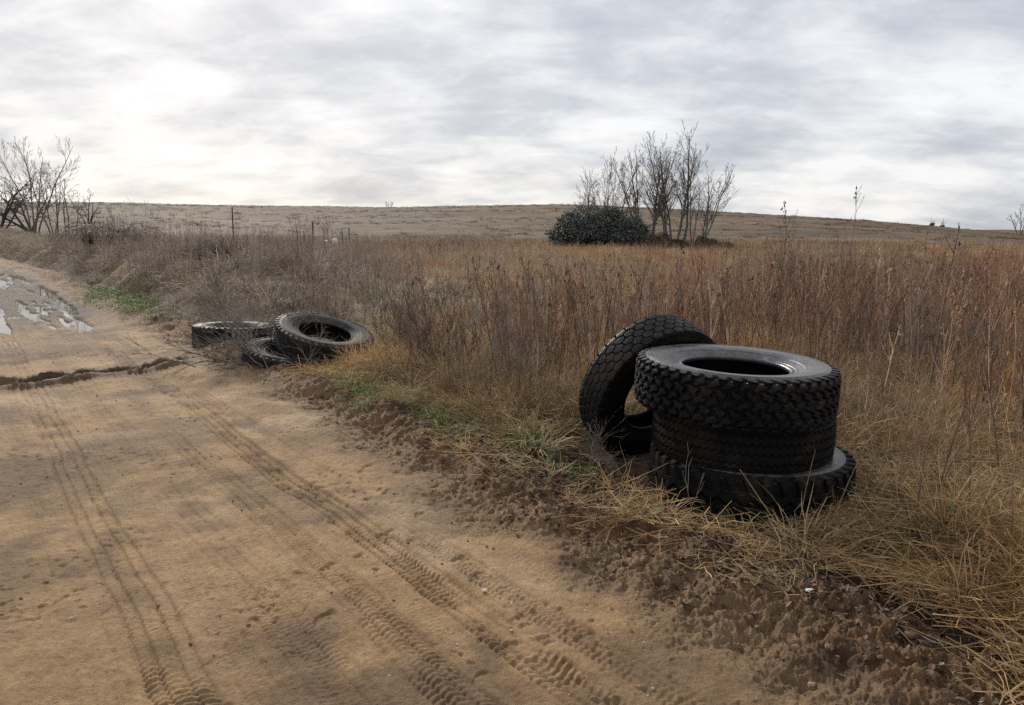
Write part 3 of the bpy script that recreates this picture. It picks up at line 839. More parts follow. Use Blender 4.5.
    scatter('far_field_weeds', cl2, M_weed, sink(x[k], y[k], -.02), rg.uniform(.6, 1.0, k.sum()), tilt=.06)
    # ---- straw near the stack: tangled tufts and flattened mats
    tf = [tuft_mesh('straw_tuft', rg, 34, .11, (.14, .50), .0036, (.1, 1.3), (.1, 1.0), (.5, 1.3)) for k in range(7)]
    mt = [mat_mesh('straw_mat', rg, 60, .24, (.12, .42), .0036) for k in range(6)]
    x, y = wedge(15000, 2.2, 10, -44, 46, rg=rg); u, v, e = info(x, y)
    st = np.interp(u, [-2, 1, 1.8, 2.5, 3.3, 3.9, 5, 6, 8, 11], [2.85, 2.95, 3.25, 3.75, 3.75, 3.2, 3.05, 2.95, 3.1, 4.2]) + .15 * noise(x * 1.4, y * 1.4, 205)
    stk = np.hypot(x - 1.3, y - 4.2)
    dens = ss(-.05, .5, v - st) * (.18 + .82 * ss(-.30, .30, noise(x * .85, y * .85, 206) + .4 * noise(x * 2.5, y * 2.5, 216)))
    k = (rg.random(len(x)) < dens * (.46 + .30 * ss(4.6, 5.6, np.hypot(x, y)))) & clear(x, y, .08)
    lo = 1 - .45 * (1 - ss(.6, 1.3, stk[k]))
    scatter('straw_grass', tf, M_straw, sink(x[k], y[k], -.01), rg.uniform(.45, 1.15, k.sum()) * lo, tilt=.38)
    x, y = wedge(13000, 2.2, 10, -44, 46, rg=rg); u, v, e = info(x, y)
    st = np.interp(u, [-2, 1, 1.8, 2.5, 3.3, 3.9, 5, 6, 8, 11], [2.75, 2.80, 3.05, 3.40, 3.35, 3.05, 2.95, 2.9, 2.95, 3.9]) + .2 * noise(x * 1.4, y * 1.4, 207)
    k = (rg.random(len(x)) < np.maximum(.16 * ss(.30, .55, v - e) * (u < 5.5), ss(-.15, .45, v - st)) * (.35 + .5 * ss(-.4, .3, noise(x * 1.1, y * 1.1, 217)))) & clear(x, y, -.02)
    scatter('flattened_straw_grass', mt, M_straw, sink(x[k], y[k], 0), rg.uniform(.5, 1.2, k.sum()), tilt=.14)
    # ---- grey dead grass draped over the bank
    x, y = wedge(38000, 10, 100, -48, 0, rg=rg); u, v, e = info(x, y)
    vv = v - (e - 2.2) * ss(14, 20, u)
    dens = ss(2.7, 3.6, vv + .6 * noise(x * .5, y * .5, 209)) * (1 - .6 * ss(7.5, 10, vv)) * ss(10.8, 13, u)
    k = (rg.random(len(x)) < dens * .9) & clear(x, y, .35)
    tg = [tuft_mesh('grey_clump', rg, 44, .32, (.18, .60), .011, (.3, 1.6), (.3, 1.1), (.45, 1.3)) for k_ in range(6)]
    scatter('grey_bank_grass', tg, M_grey, sink(x[k], y[k], -.02), rg.uniform(.5, 1.1, k.sum()) * (1 + .25 * ss(25, 50, np.hypot(x[k], y[k]))), tilt=.35)
    # ---- the hill
    th = [tuft_mesh('hill_clump', rg, 40, 1.2, (.2, .55), .05, (.1, .8), (.2, .8)) for k in range(4)]
    x, y = wedge(12000, 70, 285, -44, 44, rg=rg)
    k = rg.random(len(x)) < .15 + .7 * ss(-.4, .6, noise(x / 30, y / 9, 210) + .5 * noise(x / 8, y / 4, 219))
    scatter('hill_grass', th, M_hill, sink(x[k], y[k], -.04), rg.uniform(.4, 1.0, k.sum()), tilt=.1)
    # ---- green patches
    gt = [tuft_mesh('green_tuft', rg, 40, .09, (.05, .20), .0045, (.2, 1.1), (.2, .9)) for k in range(4)]
    x, y = wedge(22000, 2.4, 24, -48, 44, 2.0, rg=rg); u, v, e = info(x, y)
    gp = np.exp(-(((u - 6.0) / 1.6) ** 2 + ((v - 3.32) / .40) ** 2)) * 1.6 + 2.0 * np.exp(-(((u - 18.5) / 3.2) ** 2 + ((v - 2.75) / .40) ** 2)) \
        + .45 * np.exp(-(((u - 4.4) / .6) ** 2 + ((v - 3.3) / .35) ** 2)) \
        + .22 * ss(2.9, 3.3, v) * ss(.15, .5, noise(x * 1.1, y * 1.1, 211)) * (u < 9)
    k = (rg.random(len(x)) < gp) & clear(x, y, .02)
    scatter('green_grass', gt, M_green, sink(x[k], y[k], -.005), rg.uniform(.5, 1.15, k.sum()) * (1 + .5 * (np.hypot(x[k], y[k]) > 12)), tilt=.15)
    # ---- litter on the churned verge
    lf = [leaf_mesh('dead_leaf', rg) for k in range(6)]
    x, y = wedge(90000, 2.0, 8.5, -40, 46, rg=rg); u, v, e = info(x, y)
    dens = ss(.12, .70, v - e + .30 * noise(x * 1.2, y * 1.2, 212)) * (1 - .65 * ss(1.4, 2.4, v - e)) * (1 - .80 * ss(3.8, 5.2, u)) * .9
    k = (rg.random(len(x)) < dens) & clear(x, y, -.06)
    scatter('leaf_litter', lf, M_litter, sink(x[k], y[k], .010), rg.uniform(.25, .95, k.sum()), tilt=.7)
    tw = [twig_mesh('twig', rg) for k in range(6)]
    x, y = wedge(14000, 2.0, 12, -42, 46, rg=rg); u, v, e = info(x, y)
    dens = (ss(.15, .8, v - e) * (1 - .7 * ss(1.6, 2.4, v - e)) * .65 + .004 * (v > -1.4)) + .8 * np.exp(-(((u - 8.6) / .8) ** 2 + ((v - 2.9) / .6) ** 2))
    k = (rg.random(len(x)) < dens)
    scatter('twig_litter', tw, M_twig, sink(x[k], y[k], .004), rg.uniform(.4, 1.3, k.sum()), tilt=.15)
    cd = [lump_mesh('clod', rg, .5) for k in range(6)]
    x, y = wedge(60000, 2.0, 12, -46, 44, rg=rg); u, v, e = info(x, y)
    dens = ss(-.15, .15, v - e) * (1 - .8 * ss(.5, 1.1, v - e)) * .8 * ss(-.5, .3, noise(x * 1.7, y * 1.7, 213)) + .075 * (v > -1.5) * ss(-.3, .4, noise(x * .9, y * .9, 218)) \
        + .30 * np.exp(-(cross_ridge(u, v) / .3) ** 2) * (v < 3)
    k = (rg.random(len(x)) < dens) & clear(x, y, .0)
    edge = ss(-.1, .1, v[k] - e[k])
    scatter('soil_rubble', cd, M_clod, sink(x[k], y[k], .0), .003 + (.007 + .014 * edge) * rg.random(k.sum()) ** 4, tilt=.4)
    pb = [lump_mesh('pebble', rg, .2) for k in range(3)]
    x, y = wedge(4200, 1.8, 9, -46, 44, rg=rg); u, v, e = info(x, y)
    k = (rg.random(len(x)) < .25) & (v < 3.2)
    scatter('gravel', pb, M_pebble, sink(x[k], y[k], .0), .002 + .006 * rg.random(k.sum()) ** 3, tilt=.3)

# ------------------------------------------------------------------ trees
def grow(buf_t, buf_c, p, d, L, r, lev, rg, spread=.55, up=.25, crook=.10, minr=.01, nseg=5, kids=(3, 5), thr=.03, lmul=.62):
    n = nseg; P = [np.array(p, float)]; d = np.array(d, float) / np.linalg.norm(d)
    dirs = [d]
    for k in range(n):
        d = d + rg.normal(0, crook, 3) + np.array([0, 0, up]) * .22
        d /= np.linalg.norm(d); P.append(P[-1] + d * L / n); dirs.append(d)
    rad = np.linspace(r, max(r * .45, minr * .6), n + 1)
    (buf_t if r > thr else buf_c).tube(P, rad, 6 if r > .05 else 4 if r > .02 else 3, (1, 1, 1), False)
    if lev <= 0: return
    for k in range(int(rg.integers(*kids)) + (1 if lev > 1 else 0)):
        q = rg.uniform(.25, 1.0) if k else 1.0
        i = min(int(q * n), n - 1); b = P[i] + (P[i + 1] - P[i]) * (q * n - i)
        dd = dirs[i + 1 if i + 1 < len(dirs) else i]
        a = rg.uniform(0, 6.28); _, e1, e2 = rot_to(dd)
        s = spread * rg.uniform(.6, 1.3) * (.5 if k == 0 else 1)
        nd = dd + s * (math.cos(a) * e1 + math.sin(a) * e2)
        grow(buf_t, buf_c, b, nd, L * lmul * rg.uniform(.75, 1.2) * (1.15 - .35 * q), max(rad[i] * (.75 if k == 0 else .55), minr), lev - 1, rg, spread, up, crook, minr, max(3, nseg - 1), kids, thr, lmul)
def tree(name, label, loc, seed, stems, lev, L, r, cat='tree', group=None, spread=.5, up=.5, crook=.09, minr=.012, bark=None, splay=.12, kids=(3, 5), lmul=.62, leanv=(0, 0), br=.25):
    rg = np.random.default_rng(seed)
    root = empty(name, loc); tag(root, label, cat, group)
    bt, bc = Buf(), Buf()
    for k in range(stems):
        a = rg.uniform(0, 6.28) + k * 2.4; s = splay * rg.uniform(.5, 1.3)
        rr = br * math.sqrt(k / max(1, stems)) 
        grow(bt, bc, (rr * math.cos(a), rr * math.sin(a), -.15), (math.cos(a) * s + leanv[0], math.sin(a) * s + leanv[1], 1), L * rg.uniform(.82, 1.12), r * rg.uniform(.7, 1.1), lev, rg, spread, up, crook, minr, 6, kids, max(r * .42, minr * 1.1), lmul)
    obj('trunk', bt.mesh('trunk', True), bark or M_bark, root)
    obj('crown', bc.mesh('crown'), M_twigbark if bark is None else bark, root)
    return root
def limb(bt, bc, p, d, L, r, lev, rg, up, spread, crook, minr, thr, dens):
    """a long rising limb with side shoots all the way up, shorter towards its tip"""
    n = 9 if lev >= 2 else 6 if lev == 1 else 3
    d = np.array(d, float) / np.linalg.norm(d); P = [np.array(p, float)]; D = []
    for k in range(n):
        d = d + rg.normal(0, crook, 3) + np.array([0, 0, up * (.10 if lev else .05)]); d /= np.linalg.norm(d)
        P.append(P[-1] + d * L / n); D.append(d)
    rad = np.maximum(r * (1 - .82 * np.linspace(0, 1, n + 1)), minr)
    (bt if r > thr else bc).tube(P, rad, 6 if r > .05 else 4 if r > .025 else 3, (1, 1, 1), False)
    if lev <= 0: return
    m = int(dens * L * (.8 if lev >= 2 else 1.5)) + 2
    for k in range(m):
        q = .18 + .80 * (k + rg.random()) / m
        if lev >= 2 and q < .25: continue
        i = min(int(q * n), n - 1); b = P[i] + (P[i + 1] - P[i]) * (q * n - i)
        _, e1, e2 = rot_to(D[i]); a = rg.uniform(0, 6.28); s = spread * rg.uniform(.65, 1.3)
        l = L * rg.uniform(.28, .50) * (1.15 - .75 * q)
        limb(bt, bc, b, D[i] + s * (math.cos(a) * e1 + math.sin(a) * e2), l, max(rad[i] * .5, minr), lev - 1, rg, up, spread, crook, minr, thr, dens)
def ash(name, label, loc, seed, stems, H, r, splay=.2, up=.5, spread=.75, crook=.06, minr=.010, dens=1.3, br=.4, leanv=(0, 0), lev=3, cat='tree', group=None, bark=None, twig=None):
    rg = np.random.default_rng(seed)
    root = empty(name, loc); tag(root, label, cat, group)
    bt, bc = Buf(), Buf()
    for k in range(stems):
        a = k * 2.4 + rg.normal(0, .3); s = splay * rg.uniform(.35, 1.3); q = br * math.sqrt((k + .3) / stems)
        limb(bt, bc, (q * math.cos(a), q * math.sin(a), -.15), (math.cos(a) * s + leanv[0], math.sin(a) * s + leanv[1], 1), H * rg.uniform(.72, 1.0), r * rg.uniform(.7, 1.0), lev, rg, up, spread, crook, minr, r * .4, dens)
    obj('trunk', bt.mesh('trunk', True), bark or M_bark, root)
    obj('crown', bc.mesh('crown'), twig or M_twigbark, root)
    return root
def at(px, Y, dz=0.0):
    x = (px - 512) / 760 * Y
    return (x, Y, H1(x, Y) + dz)
def leaf_cloud(name, n, shape, size, rg, c=(.6, 1.4), fold=.5):
    """leaves over and through a domed volume; shape(k)-> point, outward"""
    P, D = shape(n)
    a = rg.normal(0, 1, (n, 3)); d = D + a * fold; d /= np.linalg.norm(d, axis=1)[:, None]
    t = np.cross(d, rg.normal(0, 1, (n, 3))); t /= np.linalg.norm(t, axis=1)[:, None]; b = np.cross(d, t)
    s = size * rg.uniform(.6, 1.3, n)[:, None]
    V = np.stack([P - t * s * .5, P + b * s * .38 + d * s * .12, P + t * s * .55, P - b * s * .38 + d * s * .12], 1).reshape(-1, 3)
    Q = np.arange(4 * n).reshape(-1, 4)
    C = np.repeat(rg.uniform(*c, n)[:, None] * np.ones(3), 4, 0)
    return mesh_np(name, V, Q, C)
def dome(rg, rx, ry, rz, lumps, shell=.22):
    """uneven mound made of overlapping lobes"""
    lob = []
    for k in range(lumps):
        a = rg.uniform(0, 6.28); q = math.sqrt(rg.random()) * .72
        h = (1 - q) ** .6 * rg.uniform(.5, 1.0)
        lob.append((np.array([rx * q * math.cos(a), ry * q * math.sin(a), rz * h * rg.uniform(.3, .85)]), rg.uniform(.13, .36) * min(rx, rz * 1.2)))
    lob = lob
    def f(n):
        i = rg.integers(0, len(lob), n)
        c = np.array([l[0] for l in lob])[i]; r = np.array([l[1] for l in lob])[i]
        d = rg.normal(0, 1, (n, 3)); d[:, 2] = np.abs(d[:, 2]) * .9 - .25; d /= np.linalg.norm(d, axis=1)[:, None]
        P = c + d * (r * (1 - shell * rg.random(n) ** 1.5 + .10 * rg.normal(0, 1, n)))[:, None]
        P[:, 2] = np.abs(P[:, 2])
        return P, d
    return f, lob

def build_trees():
    # the copse in the field
    Y = 60
    g = 'bare trees of the copse in the field'
    ash('bare_tree', 'bare tree rising out of the top of the ivy mound', at(600, Y + 1), 3, 7, 7.2, .07, splay=.34, group=g, br=.6, dens=2.6, minr=.009)
    ash('bare_tree', 'tall bare tree with several close upright stems just right of the ivy mound', at(644, Y), 5, 7, 8.9, .115, splay=.17, group=g, br=.9, dens=2.3, minr=.009)
    ash('bare_tree', 'widest bare tree in the middle of the copse with fanned grey limbs', at(671, Y - 1), 9, 7, 8.7, .12, splay=.27, group=g, br=.8, dens=2.3, minr=.009)
    ash('bare_tree', 'smaller bare tree leaning outward at the right end of the copse', at(694, Y - 1.5), 13, 6, 6.8, .085, splay=.26, leanv=(.18, 0), group=g, br=.6, dens=2.3, minr=.009)
    rg = np.random.default_rng(5)
    root = empty('ivy_thicket', at(598, Y - 1.5)); tag(root, 'dark green domed thicket smothered in ivy at the foot of the bare trees', 'thicket')
    f, lob = dome(rg, 4.2, 2.6, 4.1, 34)
    obj('foliage', leaf_cloud('foliage', 34000, f, .14, rg, (.35, 2.3), .7), M_ivy, root)
    b = Buf()
    for c, r in lob:
        b.tube(np.array([[c[0] * .3, c[1] * .3, 0], [c[0] * .6, c[1] * .6, c[2] * .6], c, c * 1.05 + [0, 0, r * .8]]), [.06, .04, .03, .01], 4, (1, 1, 1), False)
    sprays = []
    for k in range(260):                        # loose shoots sticking out of the mound
        c, r = lob[int(rg.integers(0, len(lob)))]; d = rg.normal(0, 1, 3); d[2] = abs(d[2]); d /= np.linalg.norm(d)
        p0 = c + d * r * .8; L = rg.uniform(.3, 1.0)
        p1 = p0 + d * L + rg.normal(0, .12, 3)
        b.tube(np.array([p0, (p0 + p1) / 2 + [0, 0, .06], p1]), [.016, .012, .007], 3, (1, 1, 1), False)
        sprays.append((p0, p1))
    obj('branches', b.mesh('branches'), M_barkd, root)
    A0 = np.array([q[0] for q in sprays]); A1 = np.array([q[1] for q in sprays])
    def along(n):
        i = rg.integers(0, len(A0), n); t = rg.uniform(.2, 1.0, n)[:, None]
        d = rg.normal(0, 1, (n, 3)); d /= np.linalg.norm(d, axis=1)[:, None]
        return A0[i] + (A1[i] - A0[i]) * t + d * .07, d
    obj('foliage', leaf_cloud('foliage', 5500, along, .14, rg, (.5, 2.0), .6), M_ivy, root)
    for i, (px, dy, rx, rz, lab) in enumerate([(640, -2.5, 2.2, 1.5, 'brown leafless bramble bush between the ivy mound and the copse stems'),
                                     (672, -3, 2.0, .8, 'low brown scrub bush around the widest tree of the copse'),
                                     (704, -2.5, 2.6, .95, 'low olive scrub bush at the right foot of the copse')]):
        root = empty('scrub_bush', at(px, Y + dy)); tag(root, lab, 'bush')
        f, lob = dome(rg, rx, 1.5, rz, 14)
        obj('foliage', leaf_cloud('foliage', 5000, f, .12, rg, (.6, 1.5), .9), M_bramble, root)
        b = Buf()
        for k in range(150):
            a = rg.uniform(0, 6.28); q = math.sqrt(rg.random())
            p0 = np.array([rx * q * math.cos(a) * .8, 1.3 * q * math.sin(a), 0]); h = rz * rg.uniform(.6, 1.35) * (1.1 - .5 * q)
            b.tube(np.array([p0, p0 + [rg.normal(0, .2), rg.normal(0, .2), h * .6], p0 + [rg.normal(0, .5), rg.normal(0, .5), h]]), [.016, .012, .007], 3, np.ones(3) * rg.uniform(.7, 1.4), False)
        obj('stems', b.mesh('stems'), M_twig, root)
    # hedgerow trees on the left
    g = 'bare trees along the far left of the bank'
    ash('oak_tree', 'dark spreading oak at the far left edge with crooked heavy limbs', at(4, 92), 21, 6, 9.5, .20, splay=.55, up=.12, spread=1.0, crook=.15, minr=.012, dens=2.0, br=.9, bark=M_barkd, group=g)
    ash('oak_tree', 'crooked dark oak leaning left over the bank beside the edge oak', at(36, 94), 24, 4, 8.5, .19, splay=.4, up=.10, spread=1.0, crook=.17, minr=.012, dens=2.0, br=.4, leanv=(-.5, 0), bark=M_barkd, twig=M_barkd, group=g)
    ash('bare_tree', 'slender tall bare tree, tallest of those on the left skyline', at(40, 88), 23, 4, 12.0, .12, splay=.20, minr=.012, dens=1.4, group=g)
    ash('bare_tree', 'thin bare tree with upright twigs just right of the tallest left tree', at(59, 86), 27, 4, 10.0, .11, splay=.22, minr=.012, dens=1.5, group=g)
    ash('bare_tree', 'forked bare sapling standing in front of the bank on the left', at(77, 42), 25, 3, 4.0, .05, splay=.40, minr=.005, dens=2.6, spread=.9, crook=.1, group=g)
    ash('bare_tree', 'small round bare tree on the skyline behind the forked sapling', at(95, 110), 26, 5, 5.0, .10, splay=.6, up=.15, spread=.9, crook=.14, minr=.018, dens=1.6, bark=M_barkd, twig=M_barkd, group=g)
    ash('bare_tree', 'little bare sapling with a brushy top right of the left trees', at(124, 46), 29, 3, 2.9, .03, splay=.25, minr=.005, dens=3, lev=2, group=g)
    ash('bare_tree', 'wispy sapling of a few long rising shoots beside the brushy sapling', at(147, 30), 30, 5, 2.5, .014, splay=.42, minr=.004, dens=.8, lev=1, group=g, up=.3)
    ash('bare_tree', 'thin leafless sapling standing behind the dark posts', at(330, 55), 32, 3, 3.2, .03, splay=.3, minr=.006, dens=2, lev=2)
    # far off
    ash('bare_tree', 'small bare tree alone on the distant skyline at the far right', at(1013, 190), 33, 3, 7.5, .16, splay=.3, minr=.03, dens=1.2)
    ash('scrub_tree', 'tiny round bare tree on the hill crest left of the copse', at(391, 262), 34, 7, 2.6, .07, splay=.7, up=.2, minr=.025, dens=2.5, lev=2, br=.8)
    for px, Yd, lab in [(927, 170, 'left dark bush of the pair on the right hillside'), (937, 172, 'right dark bush of the pair on the right hillside')]:
        root = empty('scrub_bush', at(px, Yd)); tag(root, lab, 'bush')
        f, lob = dome(rg, .7, .7, .9, 8)
        obj('foliage', leaf_cloud('foliage', 500, f, .25, rg), M_bramble, root)
        b = Buf()
        for k in range(12):
            b.tube([[0, 0, 0], rg.normal(0, .25, 3) + [0, 0, .6], rg.normal(0, .45, 3) + [0, 0, 1.0]], [.04, .03, .015], 3)
        obj('stems', b.mesh('stems'), M_twig, root)
    # dark brambles on the bank
    for px, Yd, rx, rz, lab in [(222, 17.5, .7, .40, 'low dark green bramble clump on the bank behind the flat tyre'),
                                (112, 27, 1.5, .62, 'larger dark bramble clump on the bank above the puddles')]:
        root = empty('bramble_bush', at(px, Yd)); tag(root, lab, 'bush')
        f, lob = dome(rg, rx, rx * .7, rz, 12)
        obj('foliage', leaf_cloud('foliage', 3000, f, .06 if rx < 1 else .09, rg, (.5, 1.4), .9), M_bramble, root)
        b = Buf()
        for k in range(140):
            a = rg.uniform(0, 6.28); L = rx * rg.uniform(.6, 1.3); h = rz * rg.uniform(.7, 1.5)
            p0 = np.array([rg.normal(0, rx * .3), rg.normal(0, rx * .25), 0])
            b.tube(np.array([p0, p0 + [L * .35 * math.cos(a), L * .35 * math.sin(a), h], p0 + [L * .75 * math.cos(a), L * .75 * math.sin(a), h * .8], p0 + [L * math.cos(a), L * math.sin(a), h * .25]]), .004 if rx < 1 else .007, 3, np.ones(3) * rg.uniform(.6, 1.3), False)
        obj('stems', b.mesh('stems'), M_twig, root)

# ------------------------------------------------------------------ single plants and small things worth naming
def build_singles():
    rg = np.random.default_rng(77)
    def named_weed(px, Y, h, lab, thick=1.6, detail=1.6, seed=0, lean=None, mat=None):
        b = Buf(); weed(b, (0, 0, 0), h, np.random.default_rng(seed), thick, detail, lean)
        o = obj('tall_weed', b.mesh('tall_weed'), mat or M_weed, None, at(px, Y, -.02)); tag(o, lab, 'weed')
    named_weed(848, 9.0, 1.95, 'tallest thin weed, standing above the skyline right of the copse', 2.0, 1.4, 2, .0, M_twig)
    named_weed(781, 8.5, 1.80, 'tall dark weed full of seed heads between the copse and the tallest weed', 2.4, 3.2, 3, .03, M_twig)
    named_weed(916, 6.6, 1.42, 'straight bare brown weed standing right of the tallest weed', 2.4, .5, 4, .02, M_twig)
    named_weed(936, 5.6, 1.48, 'thicker straight brown weed reaching the skyline at the right of the field', 2.8, .5, 5, .03, M_twig)
    named_weed(1010, 6.2, 1.20, 'dark seeded weed at the right edge of the photo', 1.6, 1.6, 6, .04)
    # bare grey twiggy shrubs by the verge
    for px, Y, L, lab, sd in [(498, 6.3, .55, 'grey leafless shrub with forked white twigs at the edge of the grass', 41),
                              (452, 7.2, .55, 'grey leafless shrub with a dense twiggy head behind the green grass', 42),
                              (545, 7.0, .50, 'dark leafless shrub between the grey shrubs and the leaning tyre', 43),
                              (690, 8.6, .50, 'dark upright shrub behind the leaning tyre', 45),
                              (395, 8.6, .50, 'thin leafless shrub right of the tilted grey tyre', 46),
                              (425, 7.8, .62, 'tall grey leafless shrub left of the dense twiggy shrub', 47),
                              (515, 7.6, .66, 'tallest grey leafless shrub, its twigs rising behind the forked one', 48),
                              (350, 9.6, .55, 'pale leafless shrub just behind the tilted grey tyre', 49),
                              (290, 10.6, .50, 'pale leafless shrub behind the gap between the left tyres', 50),
                              (880, 7.6, .60, 'dark leafless shrub behind the right side of the stack', 51),
                              (965, 6.6, .58, 'dark leafless shrub at the right between the straight weeds', 55)]:
        tree('bare_shrub', lab, at(px, Y, -.0), sd, 6, 3, L, .0065, cat='shrub', spread=.65, up=.25, minr=.0022, splay=.45, kids=(3, 5), lmul=.6, bark=M_twig, br=.10)
    tree('dead_sapling', 'thin pale forked sapling standing in front of the tyre stack', at(702, 3.58, -.0), 52, 1, 2, .42, .0045, cat='sapling', spread=.6, up=.3, minr=.0014, splay=.05, kids=(2, 4), lmul=.5, bark=M_twig, br=.0)
    tree('dead_sapling', 'pale twiggy dead plant in front of the leaning tyre', at(592, 4.62, -.0), 54, 3, 3, .36, .004, cat='sapling', spread=.7, up=.2, minr=.0013, splay=.35, kids=(3, 5), lmul=.6, bark=M_twig, br=.05)
    # pale tussocks
    for px, Y, n, L, lab in [(822, 3.32, 190, (.20, .50), 'big pale straw tussock drooping in front of the stack'),
                             (668, 3.75, 90, (.12, .30), 'small pale grass tuft at the left foot of the bottom tyre'),
                             (628, 4.25, 90, (.14, .34), 'dry grass tuft at the foot of the leaning tyre'),
                             (1003, 2.75, 60, (.2, .55), 'tall straw tussock in the bottom right corner'),
                             (752, 3.45, 60, (.10, .26), 'short pale grass tuft touching the front of the bottom tyre'),
                             (540, 5.0, 110, (.15, .40), 'dry grass tuft at the edge of the bare soil left of the leaning tyre')]:
        me = tuft_mesh('grass_tuft', rg, n, .10, L, .0042, (.2, 1.4), (.4, 1.2), (.8, 1.35))
        o = obj('grass_tuft', me, M_straw, None, at(px, Y, -.01), (0, 0, rg.uniform(0, 6))); tag(o, lab, 'grass tuft')
    for px, Y, h, lab, az in [(812, 3.62, .42, 'single pale straw stem rising before the right of the bottom tyre', .15), (845, 3.62, .46, 'single pale straw stem slanting right beside the bottom tyre', .35), (803, 3.5, .36, 'single pale broken stem slanting left before the bottom tyre', -.7)]:
        b = Buf(); P = np.array([[0, 0, 0], [az * h * .5, .01, h * .5], [az * h, .0, h]]); b.tube(P, [.0026, .0022, .0012], 3, (1.1, 1.1, 1.1))
        o = obj('straw_stem', b.mesh('straw_stem'), M_straw, None, at(px, Y, -.01)); tag(o, lab, 'stem')
    me = tuft_mesh('green_weed', rg, 30, .06, (.05, .13), .012, (.5, 1.4), (.2, .8))
    o = obj('green_weed', me, M_green, None, at(652, 3.72, .0)); tag(o, 'small fresh green weed at the left foot of the tyre stack', 'weed')
    # dead branches fallen over the left tyres
    labs = ['long pale dead branch slanting over the buried tyre', 'grey dead branch lying against the tilted tyre', 'forked dead branch between the flat tyre and the tilted tyre',
            'thin dead branch lying on the soil before the buried tyre', 'bleached dead branch rising from the buried tyre', 'dark dead branch behind the flat tyre']
    for k, (x, y, a, el, L) in enumerate([(-2.9, 8.25, 2.2, .45, .8), (-2.6, 8.3, 2.5, .35, .75), (-3.1, 8.9, 1.9, .5, .9), (-2.4, 8.1, 2.9, .12, .7), (-2.75, 8.4, 1.4, .7, .7), (-3.3, 9.6, 2.6, .4, .9)]):
        bt = Buf(); r2 = np.random.default_rng(100 + k)
        d = (math.cos(a) * math.cos(el), math.sin(a) * math.cos(el), math.sin(el))
        grow(bt, bt, (0, 0, .01), d, L, .010, 3, r2, .5, -.05, .10, .0030, 5, (4, 7), 0, .6)
        o = obj('dead_branch', bt.mesh('dead_branch'), M_twig, None, (x, y, H1(x, y))); tag(o, labs[k], 'branch', 'dead branches around the left tyres')
    for k in range(26):
        bt = Buf(); r2 = np.random.default_rng(300 + k)
        x, y = -2.62 + r2.normal(0, .34), 8.10 + r2.normal(0, .28); a = r2.uniform(1.2, 3.3); el = r2.uniform(.1, .65)
        grow(bt, bt, (0, 0, .01), (math.cos(a) * math.cos(el), math.sin(a) * math.cos(el), math.sin(el)), r2.uniform(.45, .8), .007, 2, r2, .5, -.08, .11, .0024, 5, (3, 6), 0, .6)
        o = obj('dead_branch', bt.mesh('dead_branch'), M_twig, None, (x, y, H1(x, y) + .02)); tag(o, 'thin grey dead branch in the tangle heaped over the buried left tyre', 'branch', 'tangle of dead branches over the buried tyre')
    # posts
    def post(px, Y, h, r, lab, lean=0):
        b = Buf(); n = 7; t = np.linspace(0, 1, n)
        b.tube(np.stack([lean * t * h, .01 * np.sin(t * 5), t * (h + .3) - .3], -1), r * (1.05 - .1 * t), 8, (1, 1, 1))
        top = Buf()
        V = np.concatenate([b.V[0][-8:], b.V[0][-8:].mean(0, keepdims=True) + [[0, 0, r * .4]]])
        b.add(V, None, [[i, (i + 1) % 8, 8] for i in range(8)])
        o = obj('fence_post', b.mesh('fence_post', False), M_wood, None, at(px, Y)); tag(o, lab, 'post')
    post(236, 24, 1.65, .021, 'tall thin dark post standing alone behind the left tyres', .02)
    for px, Y, h, r, lab in [(300, 60, 1.45, .045, 'leftmost short dark post in the middle of the field'), (307, 61, 1.3, .04, 'second short dark post from the left in the field'),
                             (315, 60, 2.0, .065, 'tallest and thickest dark post of the field row'), (345, 61, 1.3, .04, 'thin dark post right of the white sacks'), (351, 60, 1.5, .045, 'rightmost short dark post in the middle of the field')]:
        post(px, Y, h, r, lab, random.uniform(-.06, .06))
    for px, lab, s in [(329, 'left white sack lying among the dark posts', .17), (337, 'right white sack lying among the dark posts', .21)]:
        me = lump_mesh('white_sack', rg, .3); z = at(px, 60)
        o = obj('white_sack', me, M_bag, None, (z[0], z[1], z[2] + .75 + s * .3)); o.scale = (s * 1.2, s, s * 3.2); tag(o, lab, 'sack')
        o.location.z = z[2] + s * 1.7; 
    me = lump_mesh('white_stone', rg, .15)
    p = at(483, 3.03); o = obj('white_stone', me, M_stone, None, (p[0], p[1], p[2] + .006)); o.scale = (.012, .009, .012); tag(o, 'small white stone on the sandy track edge', 'stone')
    me = lump_mesh('pale_stone', rg, .25)
    p = at(829, 2.78); o = obj('pale_stone', me, M_stone, None, (p[0], p[1], p[2] + .006)); o.scale = (.018, .013, .012); tag(o, 'pale flat stone in the dark litter below the straw tussock', 'stone')

def build_water():
    m, nt, b = new_mat('puddle_water')
    b.inputs['Base Color'].default_value = (.10, .085, .065, 1); b.inputs['Roughness'].default_value = .04
    b.inputs['IOR'].default_value = 1.33
    g = N(nt, 'ShaderNodeNewGeometry'); n1 = tex_noise(nt, 6, 2, .5, g.outputs['Position']); bump(nt, b, n1.outputs[0], .04, .01)
    us = np.linspace(11, 40, 30); vs = np.linspace(-1.3, 2.1, 8)
    U, Vv = np.meshgrid(us, vs, indexing='ij'); X, Yv = xy(U, Vv)
    Z = -.045 + .0 * U + far_land(X, Yv)
    n = len(vs); i = np.arange(len(us) - 1)[:, None] * n; k = np.arange(n - 1)[None]
    Q = np.stack([i + k, i + k + 1, i + n + k + 1, i + n + k], -1).reshape(-1, 4)
    o = obj('puddle_water', mesh_np('puddle_water', np.stack([X, Yv, Z], -1).reshape(-1, 3), Q), m); tag(o, kind='structure')

